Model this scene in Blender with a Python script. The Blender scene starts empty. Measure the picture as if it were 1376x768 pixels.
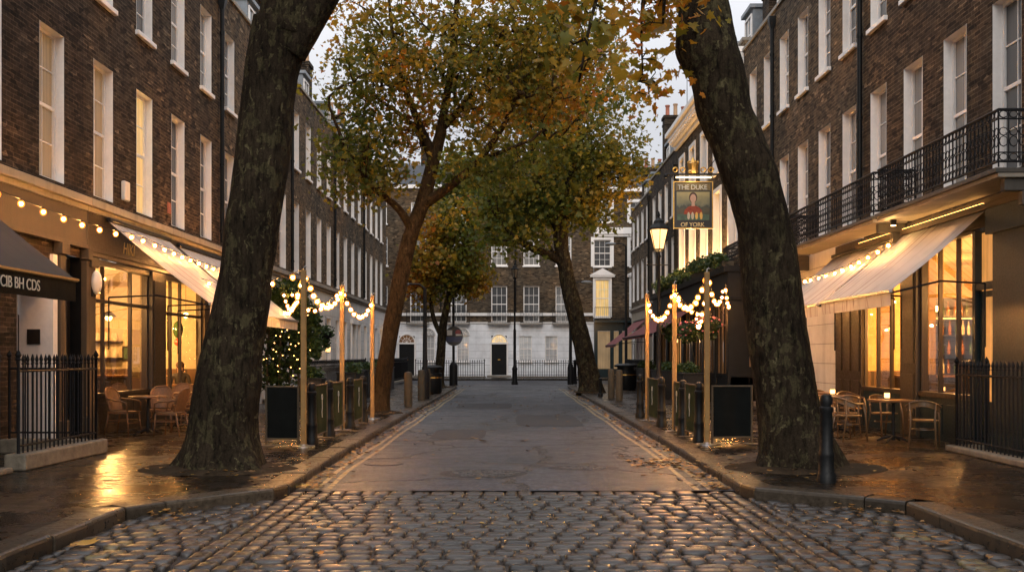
import bpy, bmesh, math, random
import numpy as np
from mathutils import Vector, Matrix, noise as mnoise
R = random.Random(7)
NR = np.random.default_rng(11)
scn = bpy.context.scene
COL = scn.collection
PI = math.pi
OFF = {}

# ------------------------------------------------------------------ materials
class NT:
    def __init__(s, name):
        s.m = bpy.data.materials.new(name); s.m.use_nodes = True
        s.t = s.m.node_tree; s.b = s.t.nodes['Principled BSDF']; s.out = s.t.nodes['Material Output']
    def n(s, ty, **kw):
        nd = s.t.nodes.new(ty)
        for k, v in kw.items():
            if k in nd.inputs.keys(): s.set(nd.inputs[k], v)
            else: setattr(nd, k, v)
        return nd
    def set(s, sock, v):
        if isinstance(v, bpy.types.NodeSocket): s.t.links.new(v, sock)
        else: sock.default_value = v
    def P(s, **kw):
        for k, v in kw.items(): s.set(s.b.inputs[k.replace('_', ' ')], v)
    def pos(s): return s.n('ShaderNodeNewGeometry').outputs['Position']
    def obj(s): return s.n('ShaderNodeTexCoord').outputs['Object']
    def noise(s, vec, scale, detail=4, rough=.55, dim=None):
        return s.n('ShaderNodeTexNoise', Vector=vec, Scale=scale, Detail=detail, Roughness=rough).outputs[0]
    def ramp(s, fac, stops, interp='LINEAR'):
        r = s.n('ShaderNodeValToRGB', Fac=fac); cr = r.color_ramp; cr.interpolation = interp
        while len(cr.elements) < len(stops): cr.elements.new(.5)
        for e, (p, c) in zip(cr.elements, stops):
            e.position = p; e.color = (c, c, c, 1) if isinstance(c, (int, float)) else (*c, 1)
        return r.outputs[0]
    def mix(s, f, a, b, bt='MIX'):
        x = s.n('ShaderNodeMix', data_type='RGBA', blend_type=bt)
        s.set(x.inputs[0], f); s.set(x.inputs[6], c4(a)); s.set(x.inputs[7], c4(b)); return x.outputs[2]
    def math(s, op, a, b=0.0, c=None):
        x = s.n('ShaderNodeMath', operation=op); s.set(x.inputs[0], a); s.set(x.inputs[1], b)
        if c is not None: s.set(x.inputs[2], c)
        return x.outputs[0]
    def comb(s, x, y, z=0.0):
        c = s.n('ShaderNodeCombineXYZ'); s.set(c.inputs[0], x); s.set(c.inputs[1], y); s.set(c.inputs[2], z); return c.outputs[0]
    def sep(s, v): return s.n('ShaderNodeSeparateXYZ', Vector=v).outputs
    def bump(s, h, strength=.3, dist=.02, nrm=None):
        b = s.n('ShaderNodeBump', Height=h, Strength=strength, Distance=dist)
        if nrm is not None: s.set(b.inputs['Normal'], nrm)
        s.P(Normal=b.outputs[0]); return b.outputs[0]

def c4(c):
    if isinstance(c, (tuple, list)) and len(c) == 3: return (*c, 1.0)
    if isinstance(c, (int, float)): return (c, c, c, 1.0)
    return c

M = {}
def simple(name, col, rough=.6, metal=0.0, var=.25, nscale=6.0, bump=0.0, bscale=40.0, spec=.5, world=False, coat=0.0, rvar=.12):
    """noise-varied plain surface"""
    t = NT(name); v = t.pos() if world else t.obj()
    n1 = t.noise(v, nscale, 6, .6); n2 = t.noise(v, nscale * 7.3, 4, .6)
    f = t.math('ADD', t.math('MULTIPLY', n1, .65), t.math('MULTIPLY', n2, .35))
    lo = tuple(c * (1 - var) for c in col); hi = tuple(min(1, c * (1 + var)) for c in col)
    t.P(Base_Color=t.ramp(f, [(.3, lo), (.7, hi)]), Metallic=metal, Specular_IOR_Level=spec)
    t.P(Roughness=t.ramp(n2, [(.3, max(.03, rough - rvar)), (.7, min(1, rough + rvar))]))
    if coat: t.P(Coat_Weight=coat, Coat_Roughness=.15)
    if bump: t.bump(t.noise(v, bscale, 5, .6), bump, .01)
    M[name] = t.m; return t.m

def brick(name, c1, c2, mortar, soot=.5, warm=(.16, .10, .05)):
    t = NT(name); p = t.pos(); x, y, z = t.sep(p)
    wob = t.noise(p, 3.0, 3)
    vec = t.comb(t.math('ADD', x, y), t.math('ADD', z, t.math('MULTIPLY', wob, .012)))
    b = t.n('ShaderNodeTexBrick', Vector=vec, Scale=1.0)
    b.offset = .5; b.squash = 1.0
    t.set(b.inputs['Brick Width'], .225); t.set(b.inputs['Row Height'], .078)
    t.set(b.inputs['Mortar Size'], .0085); t.set(b.inputs['Mortar Smooth'], .35); t.set(b.inputs['Bias'], -.1)
    t.set(b.inputs['Color1'], c4(c1)); t.set(b.inputs['Color2'], c4(c2)); t.set(b.inputs['Mortar'], c4(mortar))
    # a second, misregistered brick layer gives single odd bricks
    vn = t.n('ShaderNodeTexVoronoi', Vector=t.comb(t.math('MULTIPLY', t.math('ADD', x, y), 4.4), t.math('MULTIPLY', z, 12.8)), Scale=1.0)
    odd = t.ramp(vn.outputs['Color'], [(.15, .35), (.45, .9), (.80, 1.1), (.93, 2.3)])
    col = t.mix(1.0, b.outputs['Color'], odd, 'MULTIPLY')
    big = t.noise(p, .45, 6, .62)
    streak = t.noise(t.comb(t.math('MULTIPLY', t.math('ADD', x, y), 2.2), t.math('MULTIPLY', z, .3)), 1.0, 5, .6)
    col = t.mix(t.ramp(big, [(.42, 0.0), (.68, .7)]), col, t.mix(1.0, col, (2.0, 1.6, 1.2), 'MULTIPLY'))
    col = t.mix(t.ramp(streak, [(.42, 0.0), (.68, soot)]), col, (.018, .015, .013))
    t.P(Base_Color=col, Roughness=.9, Specular_IOR_Level=.12)
    h = t.math('ADD', t.math('MULTIPLY', b.outputs['Fac'], -1.0), t.math('MULTIPLY', t.noise(p, 60, 3), .35))
    t.bump(h, .55, .012)
    M[name] = t.m

brick('brick_brown', (.066, .047, .030), (.024, .0175, .012), (.105, .082, .056))
brick('brick_dark', (.042, .031, .022), (.017, .0135, .0105), (.080, .062, .044), .55)
brick('brick_stock', (.100, .074, .048), (.044, .034, .024), (.125, .100, .070), .45)
brick('brick_far', (.092, .066, .042), (.050, .038, .027), (.12, .10, .075), .35)

def stucco(name, col, joint_h=.48, lines=True, grime=.5):
    t = NT(name); p = t.pos(); x, y, z = t.sep(p)
    n = t.noise(p, 1.1, 7, .65); st = t.noise(t.comb(t.math('MULTIPLY', t.math('ADD', x, y), 3.0), t.math('MULTIPLY', z, .25)), 1.0, 5, .6)
    c = t.ramp(n, [(.3, tuple(k * .72 for k in col)), (.65, col)])
    c = t.mix(t.ramp(st, [(.5, 0.0), (.8, grime)]), c, tuple(k * .35 for k in col))
    fr = t.math('FRACT', t.math('DIVIDE', z, joint_h))
    line = t.ramp(fr, [(0.0, 1.0), (.025, 1.0), (.05, 0.0)]) if lines else None
    if lines: c = t.mix(t.math('MULTIPLY', line, .65), c, (.09, .085, .08))
    t.P(Base_Color=c, Roughness=.75)
    h = t.noise(p, 30, 4)
    if lines: h = t.math('SUBTRACT', t.math('MULTIPLY', h, .2), line)
    t.bump(h, .4, .015); M[name] = t.m
stucco('stucco_white', (.62, .60, .57))
stucco('stucco_plain', (.34, .29, .22), lines=False, grime=.6)
stucco('stone_fascia', (.065, .046, .025), lines=False, grime=.8)
stucco('stone_dark', (.06, .052, .042), lines=False, grime=.8)
stucco('stone_ledge', (.27, .235, .19), lines=False, grime=.8)
stucco('stucco_far', (.90, .90, .91), lines=True, grime=.3)

simple('white_paint', (.76, .72, .68), .5, var=.12, nscale=3, bump=.08)
simple('white_trim', (.78, .74, .70), .5, var=.12, nscale=2, bump=.1, world=True)
simple('black_iron', (.009, .009, .010), .55, var=.4, nscale=9, bump=.15, bscale=60, spec=.18)
simple('black_paint', (.006, .0065, .007), .48, var=.45, nscale=4, bump=.06, world=True, spec=.18)
simple('teal_paint', (.010, .022, .024), .42, spec=.25, var=.35, nscale=4, bump=.06, world=True, coat=.15)
simple('olive_wood', (.030, .019, .008), .42, var=.4, nscale=3, bump=.1, world=True)
simple('dark_wood', (.016, .010, .006), .45, var=.4, nscale=4, bump=.1, world=True)
simple('slate', (.036, .039, .046), .55, var=.4, nscale=4, bump=.4, bscale=12, world=True)
simple('lead', (.16, .18, .20), .5, var=.35, nscale=2.5, bump=.1, world=True)
simple('terracotta', (.30, .095, .055), .75, var=.35, nscale=5)
simple('buff_clay', (.36, .22, .12), .75, var=.35, nscale=5)
simple('soil', (.034, .024, .0155), .95, spec=.03, var=.55, nscale=5, bump=1.0, bscale=18, world=True)
simple('rattan', (.11, .050, .018), .55, var=.45, nscale=25, bump=.5, bscale=90)
simple('bentwood', (.115, .062, .026), .42, var=.35, nscale=14, bump=.1)
simple('table_wood', (.13, .062, .025), .35, var=.4, nscale=8, bump=.1)
simple('timber_pole', (.27, .150, .042), .6, var=.35, nscale=6, bump=.25, bscale=30)
simple('old_timber', (.055, .040, .022), .75, var=.4, nscale=7, bump=.4, bscale=30)
simple('grey_plaster', (.30, .28, .25), .7, var=.15)
def room_wall(name, col, dado):
    t = NT(name); p = t.pos(); x, y, z = t.sep(p); n = t.noise(p, 1.3, 5); n2 = t.noise(p, 9, 3)
    c = t.mix(n, tuple(k * .55 for k in col), col); c = t.mix(.3, c, t.mix(1.0, c, t.ramp(n2, [(.3, .5), (.7, 1.3)]), 'MULTIPLY'))
    pan = t.math('FRACT', t.math('MULTIPLY', t.math('ADD', x, y), 2.1))
    d = t.mix(t.ramp(pan, [(.0, 0.0), (.06, 0.0), (.09, 1.0), (.91, 1.0), (.94, 0.0)]), tuple(k * .4 for k in dado), dado)
    c = t.mix(t.ramp(z, [(.0, 1.0), (1.22, 1.0), (1.24, 0.0)]) if False else t.math('LESS_THAN', z, 1.28), c, d)
    t.P(Base_Color=c, Roughness=.75); M[name] = t.m
room_wall('amber_plaster', (.60, .36, .13), (.085, .045, .02)); room_wall('cream_plaster', (.50, .42, .27), (.085, .045, .02))
simple('floor_boards', (.13, .075, .035), .5, var=.35, nscale=3, world=True)
simple('ceiling_paint', (.50, .38, .18), .85, var=.1, world=True)
simple('canvas_green', (.026, .034, .014), .9, spec=.1, var=.3, nscale=5, bump=.2, bscale=50)
simple('canvas_black', (.006, .007, .0065), .9, spec=.1, var=.35, nscale=5, bump=.2, bscale=50)
simple('canvas_dark', (.030, .031, .033), .75, var=.3, nscale=5, bump=.2, bscale=50)
simple('canvas_red', (.20, .045, .045), .75, var=.25, nscale=5, bump=.2, bscale=50)
simple('steel', (.35, .35, .36), .35, 1.0, var=.2)
simple('gold_leaf', (.62, .36, .10), .35, .9, var=.3, nscale=12)
simple('lettering_pale', (.50, .48, .42), .6, var=.15)
simple('lettering_gold', (.75, .56, .24), .5, var=.15)
simple('skin', (.45, .26, .18), .5, var=.1)
simple('dark_cloth', (.022, .02, .022), .85, var=.3)
simple('hair_dark', (.05, .022, .012), .6, var=.3)
simple('bottle_green', (.03, .06, .02), .12, var=.4)
simple('bottle_amber', (.22, .08, .015), .12, var=.4)
simple('jar_pale', (.5, .42, .3), .3, var=.3)
simple('fruit_red', (.35, .06, .03), .4, var=.3)
simple('picture_green', (.05, .09, .05), .4, var=.6, nscale=6)
simple('plastic_white', (.62, .58, .52), .4, var=.06)
simple('flower_pink', (.55, .16, .17), .7, var=.4, nscale=20)
simple('cloth_red', (.24, .045, .022), .8, var=.4, nscale=14)
simple('sign_black', (.012, .010, .009), .4, var=.3)
simple('sign_blue', (.015, .025, .09), .4, var=.2)
simple('sign_red', (.26, .03, .03), .4, var=.2)
simple('sign_white', (.6, .6, .6), .4, var=.1)
simple('sign_cream', (.13, .09, .03), .5, var=.3)

def leafmat(name, stops, trans=.55):
    t = NT(name)
    a = t.n('ShaderNodeAttribute', attribute_name='tint').outputs['Fac']
    c = t.ramp(a, stops)
    c = t.mix(.35, c, t.mix(1.0, c, t.ramp(t.noise(t.pos(), 9, 3), [(.3, .45), (.7, 1.5)]), 'MULTIPLY'))
    t.P(Base_Color=c, Roughness=.5, Specular_IOR_Level=.3)
    tr = t.n('ShaderNodeBsdfTranslucent', Color=t.mix(1.0, c, (1.5, 1.25, .6), 'MULTIPLY'))
    mx = t.n('ShaderNodeMixShader', Fac=trans)
    t.t.links.new(t.b.outputs[0], mx.inputs[1]); t.t.links.new(tr.outputs[0], mx.inputs[2])
    t.t.links.new(mx.outputs[0], t.out.inputs[0]); M[name] = t.m
GREEN, OLIVE, YEL, ORG, RUST = (.080, .105, .022), (.170, .150, .028), (.33, .215, .032), (.33, .125, .020), (.17, .055, .014)
leafmat('leaf_autumn', [(0, GREEN), (.3, OLIVE), (.58, YEL), (.8, ORG), (1, RUST)])
leafmat('leaf_green', [(0, (.055, .085, .02)), (.40, (.11, .125, .026)), (.7, (.20, .165, .03)), (1, YEL)])
leafmat('leaf_ivy', [(0, (.016, .036, .010)), (.6, (.035, .065, .016)), (1, (.07, .09, .03))], .2)
leafmat('leaf_fallen', [(0, (.06, .032, .012)), (.35, (.16, .075, .018)), (.7, (.26, .12, .022)), (1, (.33, .21, .04))], .1)

def bark(name, tones, scale=1.0, bumpst=.8):
    t = NT(name); p = t.pos(); x, y, z = t.sep(p)
    warp = t.n('ShaderNodeTexNoise', Vector=p, Scale=3.5 * scale, Detail=6)
    v2 = t.n('ShaderNodeVectorMath', operation='MULTIPLY_ADD'); t.set(v2.inputs[0], warp.outputs['Color']); t.set(v2.inputs[1], (.35, .35, .35)); t.set(v2.inputs[2], t.comb(x, y, t.math('MULTIPLY', z, .6)))
    v = v2.outputs[0]
    c = t.ramp(t.noise(p, 2.2 * scale, 7, .7), [(.32, tones[0]), (.62, tones[1])])
    pl = t.ramp(t.noise(v, 5.5 * scale, 4, .55), [(.53, 0.0), (.565, .75), (.62, .9)])
    lt = t.ramp(t.noise(v, 8.5 * scale, 3, .5), [(.635, 0.0), (.66, .8)])
    c = t.mix(pl, c, tones[2]); c = t.mix(lt, c, tones[3])
    c = t.mix(t.ramp(t.noise(p, .7, 3), [(.40, 0.0), (.66, .7)]), c, tones[0])
    fis = t.noise(t.comb(t.math('MULTIPLY', x, 15 * scale), t.math('MULTIPLY', y, 15 * scale), t.math('MULTIPLY', z, 3.2 * scale)), 1.0, 6, .7)
    fine = t.noise(p, 34 * scale, 5, .7)
    c = t.mix(1.0, c, t.ramp(fis, [(.34, .22), (.55, 1.15)]), 'MULTIPLY'); c = t.mix(.7, c, t.mix(1.0, c, t.ramp(fine, [(.3, .45), (.7, 1.5)]), 'MULTIPLY'))
    t.P(Base_Color=c, Roughness=.9, Specular_IOR_Level=.08)
    h = t.math('ADD', t.math('MULTIPLY', fis, 1.1), t.math('ADD', t.math('MULTIPLY', pl, -.25), t.math('ADD', t.math('MULTIPLY', lt, -.3), t.math('MULTIPLY', fine, .35))))
    t.bump(h, bumpst, .035); M[name] = t.m
bark('bark_dark', [(.012, .0085, .0054), (.031, .0225, .0138), (.055, .0465, .0235), (.108, .092, .048)], 1.3)
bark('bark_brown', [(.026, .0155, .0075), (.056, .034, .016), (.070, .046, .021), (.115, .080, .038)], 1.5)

def glassmat(name, tint=(1, .97, .92), refl=.12, rough=.02):
    t = NT(name); t.t.nodes.remove(t.b)
    tr = t.n('ShaderNodeBsdfTransparent', Color=c4(tint)); gl = t.n('ShaderNodeBsdfGlossy', Roughness=rough)
    fr = t.n('ShaderNodeFresnel', IOR=1.45)
    f = t.math('ADD', t.math('MULTIPLY', fr.outputs[0], .55), refl * .25)
    mx = t.n('ShaderNodeMixShader', Fac=f)
    t.t.links.new(tr.outputs[0], mx.inputs[1]); t.t.links.new(gl.outputs[0], mx.inputs[2]); t.t.links.new(mx.outputs[0], t.out.inputs[0])
    M[name] = t.m
glassmat('glass')

def pane(name, col, rough=.08, emit=None, es=0.0):
    t = NT(name); p = t.pos(); x, y, z = t.sep(p)
    n = t.noise(p, 1.4, 4)
    fold = t.noise(t.comb(t.math('MULTIPLY', t.math('ADD', x, y), 14), t.math('MULTIPLY', z, .4)), 1.0, 3)
    c = t.mix(fold, tuple(k * .45 for k in col), tuple(min(1, k * 1.4) for k in col))
    t.P(Base_Color=c, Roughness=.5, Specular_IOR_Level=.5, Coat_Weight=1.0, Coat_Roughness=rough)
    b = t.n('ShaderNodeBump', Height=n, Strength=.12, Distance=.05); t.P(Coat_Normal=b.outputs[0])
    if emit:
        e = t.mix(t.ramp(n, [(.3, .3), (.7, 1.0)]), tuple(k * .5 for k in emit), emit)
        e = t.mix(.5, e, t.mix(1.0, e, t.ramp(fold, [(.3, .4), (.7, 1.3)]), 'MULTIPLY'))
        t.P(Emission_Color=e, Emission_Strength=es)
    M[name] = t.m
pane('pane_dark', (.022, .024, .028))
pane('pane_blind', (.16, .15, .135))
pane('pane_curtain', (.40, .40, .40))
pane('pane_lit', (.4, .32, .16), emit=(1, .62, .20), es=.75)
pane('pane_warm', (.20, .14, .07), emit=(1, .55, .18), es=.16)
pane('pane_glow', (.3, .16, .06), emit=(1, .42, .10), es=.8)
pane('pane_shop', (.10, .09, .07), emit=(1, .62, .28), es=.28)
pane('pane_dim', (.08, .04, .015), emit=(1, .40, .09), es=.10)

def emis(name, col, st):
    t = NT(name); t.t.nodes.remove(t.b)
    n = t.noise(t.obj(), 12, 2)
    e = t.n('ShaderNodeEmission', Color=c4(col), Strength=t.math('MULTIPLY', t.ramp(n, [(.3, .85), (.7, 1.0)]), st)); t.t.links.new(e.outputs[0], t.out.inputs[0]); M[name] = t.m
BULB = 1300.0
emis('bulb_core', (1, .42, .105), BULB)
emis('fairy', (1, .45, .12), 12)
emis('pendant_glow', (1, .62, .24), 30)
emis('strip_glow', (1, .72, .36), 9)
emis('soffit_glow', (1, .50, .14), 9)
emis('sign_strip', (1, .80, .45), 4)
emis('candle_glow', (1, .50, .14), 7)
emis('lantern_glow', (1, .55, .20), 3.2)
def shell(name, col, st, fac):
    t = NT(name); t.t.nodes.remove(t.b)
    e = t.n('ShaderNodeEmission', Color=c4(col), Strength=st); tr = t.n('ShaderNodeBsdfTransparent')
    mx = t.n('ShaderNodeMixShader', Fac=fac); t.t.links.new(tr.outputs[0], mx.inputs[1]); t.t.links.new(e.outputs[0], mx.inputs[2]); t.t.links.new(mx.outputs[0], t.out.inputs[0]); M[name] = t.m
shell('bulb_halo', (1, .30, .04), 4.2, .45)  # see-through globe whose added orange emission imitates the halo round each bulb

def stripes(name, base, line, across='y', freq=5.0):
    t = NT(name); p = t.pos(); x, y, z = t.sep(p); v = y if across == 'y' else x
    a = t.noise(t.comb(t.math('MULTIPLY', v, freq), 0.0), 1.0, 2); b = t.noise(t.comb(t.math('MULTIPLY', v, freq * 4.3), 3.3), 1.0, 1)
    f = t.math('MAXIMUM', t.ramp(a, [(.56, 0.0), (.60, .8), (.66, .8), (.7, 0.0)]), t.ramp(b, [(.62, 0.0), (.66, .7)]))
    dirt = t.noise(p, 1.7, 5, .6)
    c = t.mix(t.math('MULTIPLY', f, .8), base, line); c = t.mix(t.ramp(dirt, [(.45, 0.0), (.8, .45)]), c, tuple(k * .45 for k in base))
    t.P(Base_Color=c, Roughness=.85)
    tr = t.n('ShaderNodeBsdfTranslucent', Color=c); mx = t.n('ShaderNodeMixShader', Fac=.25)
    t.t.links.new(t.b.outputs[0], mx.inputs[1]); t.t.links.new(tr.outputs[0], mx.inputs[2]); t.t.links.new(mx.outputs[0], t.out.inputs[0])
    t.bump(t.noise(p, 90, 2), .15, .01); M[name] = t.m
stripes('awning_pale', (.46, .44, .43), (.20, .14, .12))
stripes('awning_grey', (.028, .029, .033), (.016, .017, .019), freq=3)
stripes('awning_red', (.24, .075, .075), (.15, .045, .045))

# ---- ground surfaces
def ground_mats():
    t = NT('asphalt'); p = t.pos(); x, y, z = t.sep(p)
    n1 = t.noise(p, .35, 6, .6); n2 = t.noise(p, 2.5, 6, .65); ag = t.noise(p, 30, 4, .75)
    sp = t.n('ShaderNodeTexVoronoi', Vector=p, Scale=22.0).outputs['Color']
    c = t.ramp(t.math('ADD', t.math('MULTIPLY', n1, .6), t.math('MULTIPLY', n2, .4)), [(.30, (.010, .012, .017)), (.70, (.034, .038, .050))])
    c = t.mix(.8, c, t.mix(1.0, c, t.ramp(sp, [(.1, .35), (.6, 1.05), (.95, 2.6)]), 'MULTIPLY'))
    # mended rectangles of other age
    br = t.n('ShaderNodeTexBrick', Vector=t.comb(t.math('ADD', x, t.math('MULTIPLY', n2, .12)), t.math('ADD', y, t.math('MULTIPLY', n2, .2))), Scale=1.0)
    t.set(br.inputs['Brick Width'], 1.7); t.set(br.inputs['Row Height'], 3.1); t.set(br.inputs['Mortar Size'], .012); t.set(br.inputs['Color1'], c4(.42)); t.set(br.inputs['Color2'], c4(1.5)); t.set(br.inputs['Mortar'], c4(.25)); br.offset = .37
    c = t.mix(t.ramp(t.noise(p, .16, 2), [(.36, 0.0), (.52, .8)]), c, t.mix(1.0, c, br.outputs[0], 'MULTIPLY'))
    w = t.n('ShaderNodeVectorMath', operation='MULTIPLY_ADD'); t.set(w.inputs[0], t.n('ShaderNodeTexNoise', Vector=p, Scale=1.6, Detail=5).outputs['Color']); t.set(w.inputs[1], (.8, .8, 0)); t.set(w.inputs[2], p)
    cr = t.n('ShaderNodeTexVoronoi', Vector=w.outputs[0], Scale=.42, feature='DISTANCE_TO_EDGE').outputs['Distance']
    crack = t.math('MULTIPLY', t.ramp(cr, [(0, 1.0), (.012, 1.0), (.026, 0.0)]), t.ramp(t.noise(p, .5, 3), [(.40, 0.0), (.50, 1.0)]))
    c = t.mix(t.math('MULTIPLY', crack, .85), c, (.008, .008, .008))
    wet = t.ramp(t.math('ADD', t.math('MULTIPLY', n1, .5), t.math('MULTIPLY', n2, .5)), [(.36, .34), (.60, .60)])
    t.P(Base_Color=c, Roughness=wet, Specular_IOR_Level=.42)
    t.bump(t.math('SUBTRACT', t.math('ADD', t.math('MULTIPLY', ag, .5), t.math('MULTIPLY', sp, .4)), t.math('MULTIPLY', crack, 2.5)), 1.0, .02); M['asphalt'] = t.m

    t = NT('paving'); p = t.pos(); x, y, z = t.sep(p)
    wv = t.noise(p, .9, 3)
    br = t.n('ShaderNodeTexBrick', Vector=t.comb(t.math('ADD', x, t.math('MULTIPLY', wv, .10)), t.math('ADD', y, t.math('MULTIPLY', wv, .14))), Scale=1.0)
    t.set(br.inputs['Brick Width'], .92); t.set(br.inputs['Row Height'], .66); t.set(br.inputs['Mortar Size'], .026); t.set(br.inputs['Mortar Smooth'], .1); br.offset = .43
    t.set(br.inputs['Color1'], c4((.005, .0035, .0024))); t.set(br.inputs['Color2'], c4((.023, .016, .010))); t.set(br.inputs['Mortar'], c4((.002, .0016, .0013)))
    n1 = t.noise(p, .8, 6, .6); n2 = t.noise(p, 6, 5, .65); gr = t.noise(p, 70, 3)
    c = t.mix(.8, br.outputs[0], t.mix(1.0, br.outputs[0], t.ramp(n2, [(.3, .5), (.7, 1.45)]), 'MULTIPLY'))
    vo = t.n('ShaderNodeTexVoronoi', Vector=t.comb(t.math('MULTIPLY', x, 1.1), t.math('MULTIPLY', y, 1.5)), Scale=1.0).outputs['Color']
    rough = t.ramp(t.math('ADD', t.math('MULTIPLY', n1, .6), t.math('MULTIPLY', n2, .4)), [(.36, .14), (.50, .28), (.62, .52)])
    t.P(Base_Color=c, Roughness=rough, Specular_IOR_Level=.24)
    t.bump(t.math('ADD', t.math('MULTIPLY', br.outputs['Fac'], -2.2), t.math('ADD', t.math('MULTIPLY', n2, .55), t.math('ADD', t.math('MULTIPLY', gr, .14), t.math('MULTIPLY', vo, .7)))), .5, .02); M['paving'] = t.m

    for nm, c0, c1, r0, r1 in (('cobble', (.014, .0125, .0115), (.046, .038, .033), .24, .46), ('granite', (.022, .017, .012), (.060, .046, .032), .2, .55)):
        t = NT(nm); p = t.pos()
        a = t.n('ShaderNodeAttribute', attribute_name='tint').outputs['Fac']; pt = t.n('ShaderNodeAttribute', attribute_name='paint').outputs['Fac']
        n = t.noise(p, 14, 5, .65); g = t.noise(p, 110, 3, .7)
        c = t.mix(a, c0, c1); c = t.mix(.8, c, t.mix(1.0, c, t.ramp(n, [(.3, .45), (.7, 1.5)]), 'MULTIPLY')); c = t.mix(.5, c, t.mix(1.0, c, t.ramp(g, [(.3, .5), (.7, 1.5)]), 'MULTIPLY'))
        c = t.mix(t.math('MULTIPLY', pt, t.ramp(t.noise(p, 9, 5), [(.40, .0), (.60, .75)])), c, (.20, .15, .05))
        t.P(Base_Color=c, Roughness=t.ramp(n, [(.3, r0), (.7, r1)]), Specular_IOR_Level=.42 if nm == 'cobble' else .18)
        t.bump(t.math('ADD', t.math('MULTIPLY', n, .8), t.math('MULTIPLY', g, .3)), .22, .012); M[nm] = t.m

    t = NT('yellow_line'); p = t.pos()
    n = t.noise(p, 9, 6, .7); c = t.mix(t.ramp(n, [(.43, .15), (.58, .92)]), (.34, .25, .09), (.035, .033, .03))
    t.P(Base_Color=c, Roughness=.5); t.bump(t.noise(p, 55, 3), .5, .01); M['yellow_line'] = t.m
ground_mats()
simple('joint_dirt', (.006, .005, .0045), .6, var=.5, nscale=20, bump=.8, bscale=60, world=True)
simple('earth', (.045, .043, .04), .9, var=.3, nscale=.4, world=True)
simple('mossy_plinth', (.15, .125, .09), .75, var=.55, nscale=7, bump=.5, bscale=30, world=True)
simple('dark_patch', (.017, .0175, .020), .62, var=.5, nscale=14, bump=.9, bscale=38, spec=.3, world=True)
simple('iron_cover', (.035, .033, .032), .45, .6, var=.4, nscale=10, bump=.9, bscale=34, world=True)

def picture_mat():
    t = NT('painted_landscape'); o = t.obj(); x, y, z = t.sep(o)
    n = t.noise(o, 5, 5)
    f = t.math('ADD', z, t.math('MULTIPLY', t.math('SUBTRACT', n, .5), .5))
    c = t.ramp(t.math('ADD', f, .5), [(.05, (.02, .025, .012)), (.35, (.07, .055, .025)), (.48, (.04, .045, .03)), (.55, (.12, .12, .07)), (.95, (.30, .25, .11))])
    t.P(Base_Color=c, Roughness=.4); M['painted_landscape'] = t.m
picture_mat()

# ------------------------------------------------------------------ object helpers
def tag(o, label=None, cat=None, group=None, kind=None):
    if label: o['label'] = label
    if cat: o['category'] = cat
    if group: o['group'] = group
    if kind: o['kind'] = kind
    return o
def thing(name, label, cat, loc=(0, 0, 0), group=None, rot=0.0):
    o = bpy.data.objects.new(name, None); COL.objects.link(o); o.empty_display_size = .2
    o.location = loc; o.rotation_euler = (0, 0, rot); OFF[o.name] = Vector(loc) if not rot else Vector((0, 0, 0))
    return tag(o, label, cat, group)

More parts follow.
